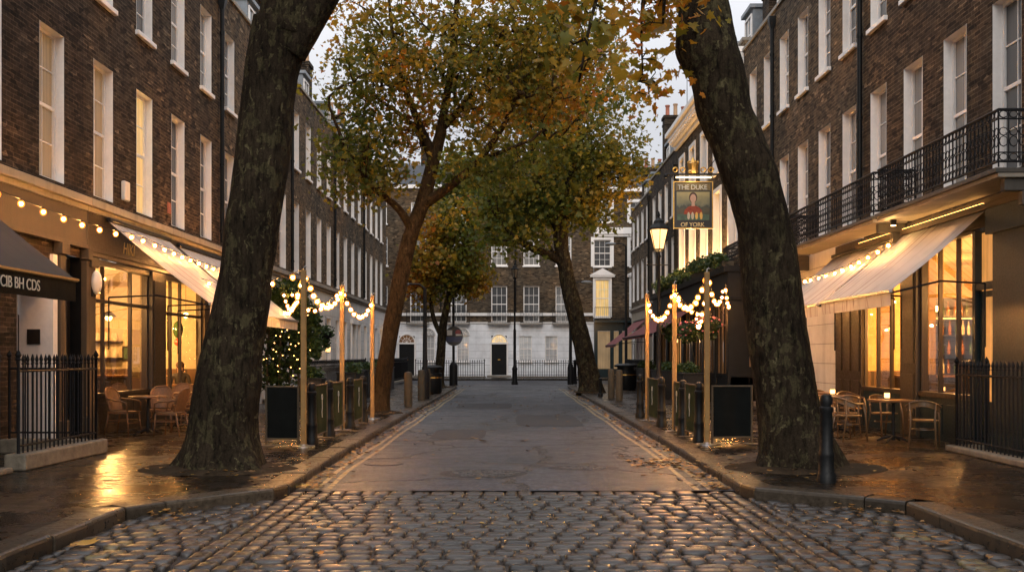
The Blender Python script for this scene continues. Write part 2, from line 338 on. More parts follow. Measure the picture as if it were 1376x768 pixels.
class MB:
    """collects faces with a material slot each; T maps (u, out, z) into the world"""
    def __init__(s, T=None): s.v = []; s.f = []; s.m = []; s.T = T; s.cur = 0; s.tint = None
    def p(s, *a):
        s.v.append(s.T(*a) if s.T else tuple(a)); return len(s.v) - 1
    def face(s, pts):
        s.f.append([s.p(*q) for q in pts]); s.m.append(s.cur)
    def idx(s, ids): s.f.append(list(ids)); s.m.append(s.cur)
    def box(s, a0, a1, b0, b1, c0, c1):
        i = [s.p(a, b, c) for c in (c0, c1) for b in (b0, b1) for a in (a0, a1)]
        for q in ((0, 2, 3, 1), (4, 5, 7, 6), (0, 1, 5, 4), (2, 6, 7, 3), (0, 4, 6, 2), (1, 3, 7, 5)): s.idx([i[k] for k in q])
    def tube(s, pts, rad, n=8, cap=True, flat=None):
        pts = [Vector(p) for p in pts]; k = len(pts); rings = []
        if isinstance(rad, (int, float)): rad = [rad] * k
        prev = None
        for i, p in enumerate(pts):
            d = (pts[min(i + 1, k - 1)] - pts[max(i - 1, 0)])
            if d.length < 1e-9: d = Vector((0, 0, 1))
            d.normalize()
            if prev is None: a = d.orthogonal().normalized()
            else:
                a = prev - d * prev.dot(d)
                a = a.normalized() if a.length > 1e-6 else d.orthogonal().normalized()
            prev = a; b = d.cross(a)
            rings.append([s.p(*(p + (a * math.cos(2 * PI * j / n) + b * math.sin(2 * PI * j / n)) * rad[i])) for j in range(n)])
        for r0, r1 in zip(rings, rings[1:]):
            for j in range(n): s.idx([r0[j], r0[(j + 1) % n], r1[(j + 1) % n], r1[j]])
        if cap: s.idx(rings[0][::-1]); s.idx(rings[-1])
    def lathe(s, prof, c=(0, 0, 0), n=16, sq=None):
        rings = []
        for r, z in prof:
            rings.append([s.p(c[0] + r * math.cos(2 * PI * j / n + (PI / n if n < 9 else 0)), c[1] + r * math.sin(2 * PI * j / n + (PI / n if n < 9 else 0)), c[2] + z) for j in range(n)])
        for r0, r1 in zip(rings, rings[1:]):
            for j in range(n): s.idx([r0[j], r0[(j + 1) % n], r1[(j + 1) % n], r1[j]])
        s.idx(rings[0][::-1]); s.idx(rings[-1])
    def sphere(s, c, r, n=8, m=6, sc=(1, 1, 1)):
        prof = [(max(.001, r * math.sin(PI * i / m)), -r * math.cos(PI * i / m)) for i in range(m + 1)]
        rings = [[s.p(c[0] + q * math.cos(2 * PI * j / n) * sc[0], c[1] + q * math.sin(2 * PI * j / n) * sc[1], c[2] + z * sc[2]) for j in range(n)] for q, z in prof]
        for r0, r1 in zip(rings, rings[1:]):
            for j in range(n): s.idx([r0[j], r0[(j + 1) % n], r1[(j + 1) % n], r1[j]])
    def sheet(s, u0, u1, z0, z1, holes=(), o=0.0):
        us = sorted({u0, u1, *[h for q in holes for h in (q[0], q[1]) if u0 < h < u1]}); zs = sorted({z0, z1, *[h for q in holes for h in (q[2], q[3]) if z0 < h < z1]})
        for a, b in zip(us, us[1:]):
            for c, d in zip(zs, zs[1:]):
                mu, mz = (a + b) / 2, (c + d) / 2
                if any(h[0] < mu < h[1] and h[2] < mz < h[3] for h in holes): continue
                s.face([(a, o, c), (b, o, c), (b, o, d), (a, o, d)])
    def build(s, name, mats, parent=None, smooth=False, bevel=0.0, label=None, nrm=True):
        me = bpy.data.meshes.new(name)
        off = Vector((0, 0, 0))
        if parent is not None: off = OFF.get(parent.name, Vector((0, 0, 0)))
        vs = [(x - off[0], y - off[1], z - off[2]) for x, y, z in s.v]
        me.from_pydata(vs, [], s.f)
        if not isinstance(mats, (list, tuple)): mats = [mats]
        for m in mats: me.materials.append(M[m] if isinstance(m, str) else m)
        me.polygons.foreach_set('material_index', s.m)
        if nrm:
            bm = bmesh.new(); bm.from_mesh(me); bmesh.ops.recalc_face_normals(bm, faces=bm.faces); bm.to_mesh(me); bm.free()
        if smooth:
            me.polygons.foreach_set('use_smooth', [True] * len(me.polygons))
            if smooth == 'auto': me.set_sharp_from_angle(angle=.7)
        me.update()
        o = bpy.data.objects.new(name, me); COL.objects.link(o)
        if parent is not None: o.parent = parent
        OFF[o.name] = off
        if bevel:
            b = o.modifiers.new('bevel', 'BEVEL'); b.width = bevel; b.segments = 2; b.limit_method = 'ANGLE'
        if label: o['label'] = label
        return o

def copy_thing(root, loc, rot=0.0, label=None, group=None):
    r = root.copy(); COL.objects.link(r); r.location = loc; r.rotation_euler = (0, 0, rot)
    if label: r['label'] = label
    if group: r['group'] = group
    for ch in list(root.children):
        c = ch.copy(); COL.objects.link(c); c.parent = r
        for g in list(ch.children):
            d = g.copy(); COL.objects.link(d); d.parent = c
    return r
_used = set()
def put(proto, loc, rot=0.0, label=None, group=None):
    """first call moves the prototype itself, later calls copy it"""
    if proto.name not in _used:
        _used.add(proto.name); proto.location = loc; proto.rotation_euler = (0, 0, rot)
        if label: proto['label'] = label
        if group: proto['group'] = group
        return proto
    return copy_thing(proto, loc, rot, label, group)

def text(name, body, size, mat, parent, mtx, extrude=.003, spacing=1.0, shear=0.0):
    cu = bpy.data.curves.new('lettering', 'FONT'); cu.body = body; cu.size = size; cu.extrude = extrude
    cu.align_x = 'LEFT'; cu.space_character = spacing; cu.shear = shear
    tmp = bpy.data.objects.new('lettering_tmp', cu); COL.objects.link(tmp)
    dg = bpy.context.evaluated_depsgraph_get(); me = bpy.data.meshes.new_from_object(tmp.evaluated_get(dg))
    bpy.data.objects.remove(tmp); bpy.data.curves.remove(cu)
    off = OFF.get(parent.name, Vector((0, 0, 0)))
    me.transform(Matrix.Translation(-off) @ mtx); me.materials.clear(); me.materials.append(M[mat]); me.name = name
    o = bpy.data.objects.new(name, me); COL.objects.link(o); o.parent = parent; OFF[o.name] = off
    return o
def basis(origin, ex, ez):
    """matrix whose local x runs along ex, local y (up of the text) along ez"""
    ex = Vector(ex).normalized(); ey = Vector(ez).normalized(); n = ex.cross(ey)
    m = Matrix.Identity(4)
    for i in range(3): m[i][0] = ex[i]; m[i][1] = ey[i]; m[i][2] = n[i]; m[i][3] = origin[i]
    return m
def lamp_light(parent, loc, energy, col=(1, .6, .25), size=.06):
    l = bpy.data.lights.new('lamp_light', 'POINT'); l.energy = energy; l.color = col; l.shadow_soft_size = size
    o = bpy.data.objects.new('lamp_light', l); COL.objects.link(o); o.parent = parent
    o.location = Vector(loc) - OFF.get(parent.name, Vector((0, 0, 0))); return o

def leaves(name, pos, size, tint, mat, parent=None, star=True, up=.45, droop=.35, flat=False, rng=NR):
    """many separate leaf faces in one mesh: the foliage of one plant"""
    N = len(pos); pos = np.asarray(pos, float)
    if star: half = [(0, 0), (.20, -.14), (.52, .0), (.36, .2), (.56, .5), (.26, .5), (0, 1.0)]
    else: half = [(0, 0), (.42, .12), (.46, .52), (0, 1.0)]
    h = len(half); fold = .22
    tv = [(x, y, abs(x) * fold) for x, y in half] + [(-x, y, abs(x) * fold) for x, y in half[1:-1]]
    tv = np.array(tv); nv = len(tv)
    fa = list(range(h)); fb = [0] + [h - 1] + [h + k for k in range(h - 3, -1, -1)]
    nr = rng.normal(size=(N, 3)) * (.55 if not flat else .12); nr[:, 2] += (up if not flat else 1.0); nr /= np.linalg.norm(nr, axis=1)[:, None]
    d = rng.normal(size=(N, 3)); d[:, 2] -= droop * 2; d -= nr * (d * nr).sum(1)[:, None]; d /= np.linalg.norm(d, axis=1)[:, None]
    sd = np.cross(d, nr)
    V = pos[:, None, :] + size[:, None, None] * (tv[None, :, 0, None] * sd[:, None, :] + tv[None, :, 1, None] * d[:, None, :] + tv[None, :, 2, None] * nr[:, None, :])
    me = bpy.data.meshes.new(name); off = np.array(OFF.get(parent.name, Vector((0, 0, 0)))) if parent is not None else np.zeros(3)
    V = (V.reshape(-1, 3) - off)
    me.vertices.add(N * nv); me.vertices.foreach_set('co', V.ravel())
    li = np.concatenate([np.array(fa), np.array(fb)]); L = len(li)
    me.loops.add(N * L); me.loops.foreach_set('vertex_index', (np.arange(N)[:, None] * nv + li[None, :]).ravel())
    me.polygons.add(N * 2); st = (np.arange(N)[:, None] * L + np.array([0, len(fa)])[None, :]).ravel()
    me.polygons.foreach_set('loop_start', st)
    me.update(calc_edges=True); me.validate()
    at = me.attributes.new('tint', 'FLOAT', 'FACE'); at.data.foreach_set('value', np.repeat(np.clip(tint, 0, 1), 2))
    me.materials.append(M[mat])
    o = bpy.data.objects.new(name, me); COL.objects.link(o)
    if parent is not None: o.parent = parent; OFF[o.name] = Vector(off)
    return o
# ------------------------------------------------------------------ setting: ground, road, kerbs, pavements
XL, XR = -8.0, 7.7           # building lines
PZ = .12                     # pavement height above the road
def struct(name, mb, mats, **k):
    o = mb.build(name, mats, None, **k); o['kind'] = 'structure'; return o
mb = MB(); mb.face([(-400, -60, -.12), (400, -60, -.12), (400, 600, -.12), (-400, 600, -.12)]); struct('ground', mb, 'earth')
mb = MB()
mb.face([(-3.1, 12.5, 0), (3.1, 12.5, 0), (3.1, 58, 0), (-3.1, 58, 0)]); mb.face([(-60, 58, 0), (60, 58, 0), (60, 67.2, 0), (-60, 67.2, 0)])
mb.face([(-9, 52, -.004), (-3.1, 52, -.004), (-3.1, 58, -.004), (-9, 58, -.004)]); mb.face([(3.1, 52, -.004), (9, 52, -.004), (9, 58, -.004), (3.1, 58, -.004)])
mb.face([(-60, 54, -.008), (-9, 54, -.008), (-9, 58, -.008), (-60, 58, -.008)]); mb.face([(9, 54, -.008), (60, 54, -.008), (60, 58, -.008), (9, 58, -.008)])
struct('road', mb, 'asphalt')
mb = MB(); mb.face([(-4.6, 1, -.035), (4.6, 1, -.035), (4.6, 12.6, -.035), (-4.6, 12.6, -.035)]); struct('cobble_bed', mb, 'joint_dirt')

def kerb_line(s):
    if s < 0: p = [(-3.95, 1.5), (-3.90, 10.35), (-3.62, 10.72), (-2.74, 11.80), (-2.66, 12.2), (-2.70, 14.5), (-2.77, 22), (-2.77, 51.5)]; c = (-5.3, 51.5); r = 2.53
    else: p = [(4.15, 1.5), (4.13, 10.75), (3.8, 11.05), (2.80, 11.82), (2.72, 12.2), (2.74, 14.5), (2.80, 22), (2.80, 51.5)]; c = (5.33, 51.5); r = 2.53
    for k in range(1, 9):
        a = PI / 2 * k / 8; p.append((c[0] - s * r * math.cos(a), c[1] + r * math.sin(a)))
    p.append((s * 55, 54.03)); return [Vector((a, b, 0)) for a, b in p]
def offset_line(pts, d):
    out = []
    for i, p in enumerate(pts):
        t = (pts[min(i + 1, len(pts) - 1)] - pts[max(i - 1, 0)]).normalized(); out.append(p + Vector((-t.y, t.x, 0)) * d)
    return out
def facets(o, name, vals):
    at = o.data.attributes.new(name, 'FLOAT', 'FACE'); at.data.foreach_set('value', vals)
KW = .31
for s, nm in ((-1, 'pavement_left'), (1, 'pavement_right')):
    ln = kerb_line(s); inner = offset_line(ln, -s * KW)
    X = -9.2 if s < 0 else 8.9
    mb = MB()
    # pavement sheet: quads from the kerb's inner edge to beyond the building line
    for a, b in zip(inner, inner[1:]):
        if abs(a.x) > 8 or abs(b.x) > 8 or a.y > 54: 
            continue
        mb.face([(a.x, a.y, PZ), (b.x, b.y, PZ), (X, b.y, PZ), (X, a.y, PZ)])
    yb = max(p.y for p in inner if abs(p.x) < 8)
    mb.face([(s * 5.0, yb, PZ), (s * 55, yb, PZ), (s * 55, yb - 3, PZ - .003), (X, yb - 3, PZ - .003), (s * 5.0, yb - 3, PZ - .003)])
    struct(nm, mb, 'paving')
    # kerb of separate granite stones
    mb = MB(); tint = []; tot = 0
    pts = [ln[0]]
    for a, b in zip(ln, ln[1:]):
        L = (b - a).length; n = max(1, int(L / .8)); pts += [a.lerp(b, k / n) for k in range(1, n + 1)]
    for a, b in zip(pts, pts[1:]):
        t = (b - a).normalized(); nn = Vector((-t.y, t.x, 0)) * (-s); g = .007
        a2 = a + t * g; b2 = b - t * g; dz = R.uniform(-.006, .006); da = R.uniform(-.008, .008); w = KW
        n0 = len(mb.f)
        prof = [(0, -.1), (0, PZ - .035), (.012, PZ - .010), (.035, PZ), (w, PZ + .002), (w, -.1)]
        i0 = [mb.p(*(a2 + nn * (q + da) + Vector((0, 0, z + dz)))) for q, z in prof]; i1 = [mb.p(*(b2 + nn * (q + da) + Vector((0, 0, z + dz + R.uniform(-.003, .003))))) for q, z in prof]
        for j in range(5): mb.idx([i0[j], i0[j + 1], i1[j + 1], i1[j]])
        mb.idx(i0); mb.idx(i1[::-1])
        tint += [R.random()] * (len(mb.f) - n0)
    o = struct('kerb', mb, 'granite'); facets(o, 'tint', tint); facets(o, 'paint', [0.0] * len(tint))
mb = MB(); mb.box(-60, 60, 67.0, 67.3, -.1, PZ); mb.face([(-60, 67.3, PZ - .002), (60, 67.3, PZ - .002), (60, 73.0, PZ - .002), (-60, 73.0, PZ - .002)]); struct('far_pavement', mb, 'paving')

# cobbles: every sett a rounded stone of its own, laid across the road; lengthwise channel courses
def cobbles():
    V = []; F = []; tint = []; paint = []
    kl = [kerb_line(-1), kerb_line(1)]
    def xk(s, y):
        l = kl[0 if s < 0 else 1]
        for a, b in zip(l, l[1:]):
            if a.y <= y <= b.y: return a.x + (b.x - a.x) * (y - a.y) / max(1e-6, b.y - a.y)
        return s * 4
    def stone(cx, cy, lx, ly):
        base = len(V); n0 = len(F)
        tz = R.uniform(-.007, .006); tx = R.gauss(0, .014); ty = R.gauss(0, .018); rot = R.gauss(0, .012); cut = .32
        def ring(k, z, w):
            out = []
            for (a, b) in ((1, cut), (cut, 1), (-cut, 1), (-1, cut), (-1, -cut), (-cut, -1), (cut, -1), (1, -cut)):
                px = (a * (1 - cut) + math.copysign(cut, a) * abs(a)) * lx / 2; py = b * ly / 2
                px = a * lx / 2; py = b * ly / 2
                # squarish: pull corner points outwards
                if abs(a) == 1: py = math.copysign(ly / 2 - min(.03, ly * .15), b)
                else: px = math.copysign(lx / 2 - min(.026, lx * .14), a)
                px = px * k + R.gauss(0, w); py = py * k + R.gauss(0, w)
                zz = z + tz + px * tx + py * ty
                out.append((cx + px * math.cos(rot) - py * math.sin(rot), cy + px * math.sin(rot) + py * math.cos(rot), zz))
            return out
        rings = [ring(1.0, -.055, .002), ring(.985, -.020, .003), ring(.93, -.001, .003), ring(.6, .0065, .002)]
        for r in rings: V.extend(r)
        V.append((cx, cy, .009 + tz))
        for q in range(3):
            for j in range(8): F.append((base + q * 8 + j, base + q * 8 + (j + 1) % 8, base + q * 8 + 8 + (j + 1) % 8, base + q * 8 + 8 + j))
        for j in range(8): F.append((base + 24 + j, base + 24 + (j + 1) % 8, base + 32))
        tv = min(1, max(0, R.gauss(.5, .27)))
        pv = 0.0
        for s in (-1, 1):
            if cy < 12.7:
                d = s * (xk(s, cy) - cx)
                if .42 < d < .54 and cy < 10.4: pv = .6
        for _ in range(len(F) - n0): tint.append(tv); paint.append(pv)
    y = 5.6
    while y < 12.36:
        ry = R.uniform(.19, .26)
        if y + ry > 12.30: ry = 12.49 - y
        yc = y + ry / 2
        for (xa, xb) in ((xk(-1, yc) + .03, -2.68), (-2.16, 2.20), (2.72, xk(1, yc) - .03)):
            x = xa - R.uniform(0, .12)
            while x < xb - .05:
                lx = R.uniform(.15, .30); e = min(x + lx, xb); st = max(x, xa)
                if e - st > .07: stone((st + e) / 2, yc + R.gauss(0, .022), e - st - R.uniform(.016, .030), ry - R.uniform(.032, .055))
                x += lx
        y += ry
    for (px, py, rx, ry2) in ((-.40, 14.3, .52, .42), (1.05, 15.0, .40, .22)):
        for i in range(-8, 9):
            for j in range(-5, 6):
                x = px + i * .105 + (.05 if j % 2 else 0) + R.gauss(0, .008); y = py + j * .10 + R.gauss(0, .008)
                if ((x - px) / rx) ** 2 + ((y - py) / ry2) ** 2 < R.uniform(.75, 1.0): zs = len(V); stone(x, y, .088, .082); V[zs:] = [(a, b, c + .006) for a, b, c in V[zs:]]
    for xs in ((-2.66, -2.16), (2.20, 2.70)):
        w = (xs[1] - xs[0]) / 3
        for k in range(3):
            y = 5.6 + R.uniform(0, .2)
            while y < 12.4:
                ly = R.uniform(.22, .36); e = min(12.44, y + ly)
                if e - y > .08: stone(xs[0] + (k + .5) * w, (y + e) / 2, w - .024, e - y - .022)
                y += ly
    me = bpy.data.meshes.new('cobbles'); me.from_pydata(V, [], F); me.polygons.foreach_set('use_smooth', [True] * len(F)); me.materials.append(M['cobble'])
    o = bpy.data.objects.new('cobbles', me); COL.objects.link(o); o['kind'] = 'structure'; facets(o, 'tint', tint); facets(o, 'paint', paint)
cobbles()

# double yellow lines (thin sheets above the asphalt, slightly wandering)
mb = MB()
for s in (-1, 1):
    for off in (.30, .46):
        y = 12.55; prev = None
        while y < 51:
            x = s * (2.785 - off) + .018 * math.sin(y * .9 + off * 9) - s * max(0, 14.6 - y) * .03
            w = .034 + .004 * math.sin(y * 5)
            if prev and not (s < 0 and 14.05 < y < 14.3): mb.face([(prev[0] - prev[2], prev[1], .004), (prev[0] + prev[2], prev[1], .004), (x + w, y, .004), (x - w, y, .004)])
            prev = (x, y, w); y += .5
struct('yellow_lines', mb, 'yellow_line', nrm=False)
# worn hole where old stones show, iron gully and covers
mb = MB()
for (px, py, rx, ry) in ((-.40, 14.3, .62, .50), (1.05, 15.0, .52, .30), (-1.1, 21.5, .55, 1.3), (.9, 26.0, .8, 2.2), (-.9, 33.5, .9, 1.6)):
    mb.face([(px + rx * (math.cos(2 * PI * k / 26) if ry < .6 else math.copysign(abs(math.cos(2 * PI * k / 26)) ** .3, math.cos(2 * PI * k / 26))) * (1 + .06 * mnoise.noise(Vector((k * .8, px, 1)))), py + ry * (math.sin(2 * PI * k / 26) if ry < .6 else math.copysign(abs(math.sin(2 * PI * k / 26)) ** .3, math.sin(2 * PI * k / 26))) * (1 + .06 * mnoise.noise(Vector((k * .7, py, 2)))), .004) for k in range(26)])
struct('road_patches', mb, 'dark_patch')
g = thing('drain_grate', 'iron gully grate in the gutter beside the right kerb, half covered with leaves', 'drain', (2.3, 15.6, .004))
mb = MB()
mb.box(2.07, 2.53, 15.32, 15.36, .002, .012); mb.box(2.07, 2.53, 15.84, 15.88, .002, .012); mb.box(2.07, 2.11, 15.36, 15.84, .002, .012); mb.box(2.49, 2.53, 15.36, 15.84, .002, .012)
for k in range(6): mb.box(2.13 + k * .06, 2.16 + k * .06, 15.36, 15.84, .002, .010)
mb.build('grate', 'iron_cover', g)
g = thing('manhole_cover', 'small round iron cover set in the asphalt at the left of the road', 'manhole', (-1.95, 15.5, .004))
mb = MB(); mb.lathe([(.30, .002), (.30, .006), (.27, .007), (.26, .003), (.24, .006), (.0, .007)], (-1.95, 15.6, 0), 28); mb.build('lid', 'iron_cover', g)

# fallen leaves: drifts in the gutters and round the trees (nobody could count them), a few single big ones
def scatter():
    P = []; S = []
    def add(x, y, z, s): P.append((x, y, z)); S.append(s)
    for _ in range(950):
        s = R.choice((-1, 1)); y = 12.6 + (R.random() ** 1.6) * 36; d = abs(R.gauss(0, .15)) + .03
        add(s * ((2.70 if y < 16 else 2.76) - d), y, .012 + R.random() * .02, R.uniform(.05, .10))
    for _ in range(130):
        add(R.uniform(1.75, 2.7), R.gauss(15.6, .5), .014 + R.random() * .02, R.uniform(.05, .10))
    for _ in range(80): add(R.uniform(-2.6, 2.6), R.uniform(12.8, 45), .012, R.uniform(.06, .11))
    for _ in range(90): add(R.uniform(-3.6, 3.6), R.uniform(8.0, 12.4), .006, R.uniform(.03, .065))
    for _ in range(40): add(R.uniform(-3.9, -3.3), R.gauss(10.75, .3), .02 + R.random() * .02, R.uniform(.04, .08))
    for _ in range(45): add(R.uniform(3.4, 4.05), R.gauss(10.9, .35), .02 + R.random() * .02, R.uniform(.04, .08))
    for _ in range(16): s = R.choice((-1, 1)); add(s * R.uniform(3.6, 3.95), R.uniform(7.8, 10.4), .02, R.uniform(.04, .08))
    for s, c in ((-1, (-3.85, 13.8)), (1, (3.9, 13.9)), (-1, (-3.5, 27)), (1, (3.25, 42)), (-1, (-3.5, 49))):
        for _ in range(60):
            a = R.uniform(0, 2 * PI); r = R.uniform(.6, 1.6); add(c[0] + r * math.cos(a), c[1] + r * math.sin(a), PZ + .05, R.uniform(.05, .10))
    for _ in range(130):
        s = R.choice((-1, 1)); add(s * R.uniform(3.3, 7.2), R.uniform(11.5, 45), PZ + .014, R.uniform(.05, .10))
    P = [p for p in P if not (p[2] < PZ and abs(p[0]) > 4.1)]
    S = S[:len(P)]
    o = leaves('fallen_leaves', P, np.array(S), NR.random(len(P)), 'leaf_fallen', flat=True)
    tag(o, 'brown and orange leaves lying in drifts along the gutters and scattered on the wet ground', 'leaf litter', kind='stuff')
scatter()
for (x, y, z, sz, tn, lb) in ((-3.62, 8.75, .035, .20, .85, 'large curled yellow-brown leaf in the left gutter at the front corner of the cobbles'), (3.72, 8.9, .035, .19, .35, 'large curled orange leaf against the right kerb on the cobbles'),
                          (-6.6, 12.4, PZ + .02, .12, .6, 'orange leaf on the paving at the foot of the near left railing'), (-.55, 19.6, .012, .22, .95, 'pale dry leaf lying in the middle of the asphalt'), (.25, 19.7, .012, .2, .7, 'tan leaf right of the pale dry one in the middle of the asphalt')):
    o = leaves('leaf', [(0, 0, 0)], np.array([sz]), np.array([tn]), 'leaf_fallen', flat=True); o.location = (x, y, z); tag(o, lb, 'leaf')
# soil in the two big tree pits
for cx, cy, rx, ry in ((-3.95, 13.78, 1.02, .82), (3.98, 13.88, 1.05, .82), (-3.5, 27.0, .62, .7), (3.2, 42.0, .62, .9), (-3.5, 49.0, .55, .7)):
    mb = MB(); n = 36; rings = []
    for q, z in ((1.0, .003), (.93, .03), (.7, .055), (.4, .075)):
        rings.append([mb.p(cx + rx * q * math.cos(2 * PI * j / n) * (1 + .10 * mnoise.noise(Vector((cx + math.cos(2 * PI * j / n) * 2, cy + math.sin(2 * PI * j / n) * 2, q))) + .05 * math.cos(4 * 2 * PI * j / n)), cy + ry * q * math.sin(2 * PI * j / n) * (1 + .08 * mnoise.noise(Vector((j * .7, cy, 3)))), PZ + z + .015 * mnoise.noise(Vector((j * .9, q * 5, cx)))) for j in range(n)])
    for a, b in zip(rings, rings[1:]):
        for j in range(n): mb.idx([a[j], a[(j + 1) % n], b[(j + 1) % n], b[j]])
    mb.idx(rings[-1]); struct('tree_pit', mb, 'soil', smooth=True)

# ------------------------------------------------------------------ buildings
def side_T(s):
    X = XL if s < 0 else XR
    return lambda u, o, z: (X - s * o, u, z)
FY = 72.0
def far_T(u, o, z): return (u, FY - o, z)

def window(T, root, ua, ub, za, zb, rec=.20, cols=2, rows=(2, 2), pm='pane_dark', sill=True, trim='white_trim', surround=0.0, arch=False, fr=.055):
    mb = MB(T)
    # reveals lining the opening (3 mm clear of the brick)
    e = .003
    mb.face([(ua + e, .004, za), (ua + e, -rec, za), (ua + e, -rec, zb), (ua + e, .004, zb)]); mb.face([(ub - e, .004, za), (ub - e, -rec, za), (ub - e, -rec, zb), (ub - e, .004, zb)])
    mb.face([(ua, .004, zb - e), (ub, .004, zb - e), (ub, -rec, zb - e), (ua, -rec, zb - e)]); mb.face([(ua, .004, za + e), (ub, .004, za + e), (ub, -rec, za + e), (ua, -rec, za + e)])
    a, b, c, d = ua + e, ub - e, za + e, zb - e
    mb.box(a, a + fr, -rec, -rec + .05, c, d); mb.box(b - fr, b, -rec, -rec + .05, c, d); mb.box(a + fr, b - fr, -rec, -rec + .05, d - fr, d); mb.box(a + fr, b - fr, -rec, -rec + .05, c, c + fr * 1.2)
    zm = (za + zb) / 2; mb.box(a + fr, b - fr, -rec - .01, -rec + .045, zm - .03, zm + .03)
    g = .022
    for (z0, z1, n) in ((c + fr * 1.2, zm - .03, rows[0]), (zm + .03, d - fr, rows[1])):
        for k in range(1, n):
            z = z0 + (z1 - z0) * k / n; mb.box(a + fr, b - fr, -rec + .005, -rec + .03, z - g / 2, z + g / 2)
        for k in range(1, cols):
            u = a + fr + (b - a - 2 * fr) * k / cols; mb.box(u - g / 2, u + g / 2, -rec + .003, -rec + .028, z0, z1)
    if surround:
        w = surround; mb.box(ua - w, ua - .001, .002, .05, za - .02, zb + w); mb.box(ub + .001, ub + w, .002, .05, za - .02, zb + w); mb.box(ua, ub, .002, .05, zb + .001, zb + w)
    o = mb.build('window', trim, root)
    mp = MB(T)
    if pm == 'pane_mixed':
        pm = 'pane_dark' if R.random() < .55 else 'pane_blind'
    mp.face([(a, -rec + .008, c), (b, -rec + .008, c), (b, -rec + .008, d), (a, -rec + .008, d)]); mp.build('pane', pm, o)
    if sill:
        ms = MB(T); ms.box(ua - .07, ub + .07, -.02, .085, za - .10, za - .003); ms.build('sill', trim, o, bevel=.008)
    return o

def house_root(s, u0, u1, label, cat='house', name='terraced_house'):
    X = XL if s < 0 else XR
    return thing(name, label, cat, (X, u0, 0), 'terraced houses lining the street')

def roof(T, root, u0, u1, zp, dormers=(), depth=9.0):
    mb = MB(T)
    z0 = zp - .25; a = [(-.32, z0), (-1.9, z0 + 2.1), (-5.2, z0 + 2.9), (-depth, z0 + .5)]
    for (o0, za), (o1, zb) in zip(a, a[1:]): mb.face([(u0, o0, za), (u1, o0, za), (u1, o1, zb), (u0, o1, zb)])
    mb.face([(u0, o, z) for o, z in a]); mb.face([(u1, o, z) for o, z in a])
    mb.face([(u0, -.3, z0), (u1, -.3, z0), (u1, -.3, z0 - .01), (u0, -.3, z0 - .01)])
    mb.build('roof', 'slate', root)
    for u in dormers:
        d = MB(T); w = .62
        d.box(u - w, u + w, -2.4, -.75, z0 + .2, z0 + 1.95); d.box(u - w - .1, u + w + .1, -2.5, -.62, z0 + 1.953, z0 + 2.08)
        dm = d.build('dormer', 'lead', root)
        f = MB(T); f.box(u - w + .12, u - w + .19, -.75, -.70, z0 + .4, z0 + 1.8); f.box(u + w - .19, u + w - .12, -.75, -.70, z0 + .4, z0 + 1.8); f.box(u - w + .19, u + w - .19, -.75, -.70, z0 + 1.73, z0 + 1.8); f.box(u - w + .19, u + w - .19, -.75, -.70, z0 + .4, z0 + .47); f.box(u - w + .19, u + w - .19, -.75, -.705, z0 + 1.08, z0 + 1.13); f.box(u - .015, u + .015, -.75, -.71, z0 + .47, z0 + 1.73)
        f.build('dormer_window', 'white_trim', dm)
        p = MB(T); p.face([(u - w + .15, -.742, z0 + .45), (u + w - .15, -.742, z0 + .45), (u + w - .15, -.742, z0 + 1.75), (u - w + .15, -.742, z0 + 1.75)]); p.build('pane', 'pane_dark', dm)

def chimney(T, root, u, o, zb, zt, n=3, w=.42, lo=1.0, mat='brick_dark', pot='terracotta'):
    mb = MB(T); mb.box(u - w, u + w, o - lo / 2, o + lo / 2, zb, zt); mb.box(u - w - .06, u + w + .06, o - lo / 2 - .06, o + lo / 2 + .06, zt + .002, zt + .16); mb.box(u - w - .03, u + w + .03, o - lo / 2 - .03, o + lo / 2 + .03, zt - .35, zt - .22)
    c = mb.build('chimney', mat, root)
    for k in range(n):
        oo = o + (k - (n - 1) / 2) * lo / n; p = MB(); x, y, z = T(u, oo, zt + .16); h = R.uniform(.55, .8)
        p.lathe([(.13, 0), (.14, .06), (.115, .10), (.105, h - .1), (.135, h - .07), (.135, h), (.09, h), (.085, h - .2)], (x, y, z), 12); p.build('chimney_pot', pot if k % 2 == 0 or n < 3 else 'buff_clay', c, smooth='auto')

def pipe(T, root, u, z0, z1, hopper=False):
    mb = MB(); x, y, z = T(u, .09, z0); mb.tube([(x, y, z0), (x, y, z1)], .055, 10)
    for k in range(int((z1 - z0) / 1.8) + 1): mb.lathe([(.07, 0), (.07, .07)], (x, y, z0 + .3 + k * 1.8), 10)
    if hopper: mb.lathe([(.06, -.25), (.15, 0), (.15, .14), (.12, .15)], (x, y, z1), 4)
    mb.build('drainpipe', 'black_paint', root, smooth='auto')

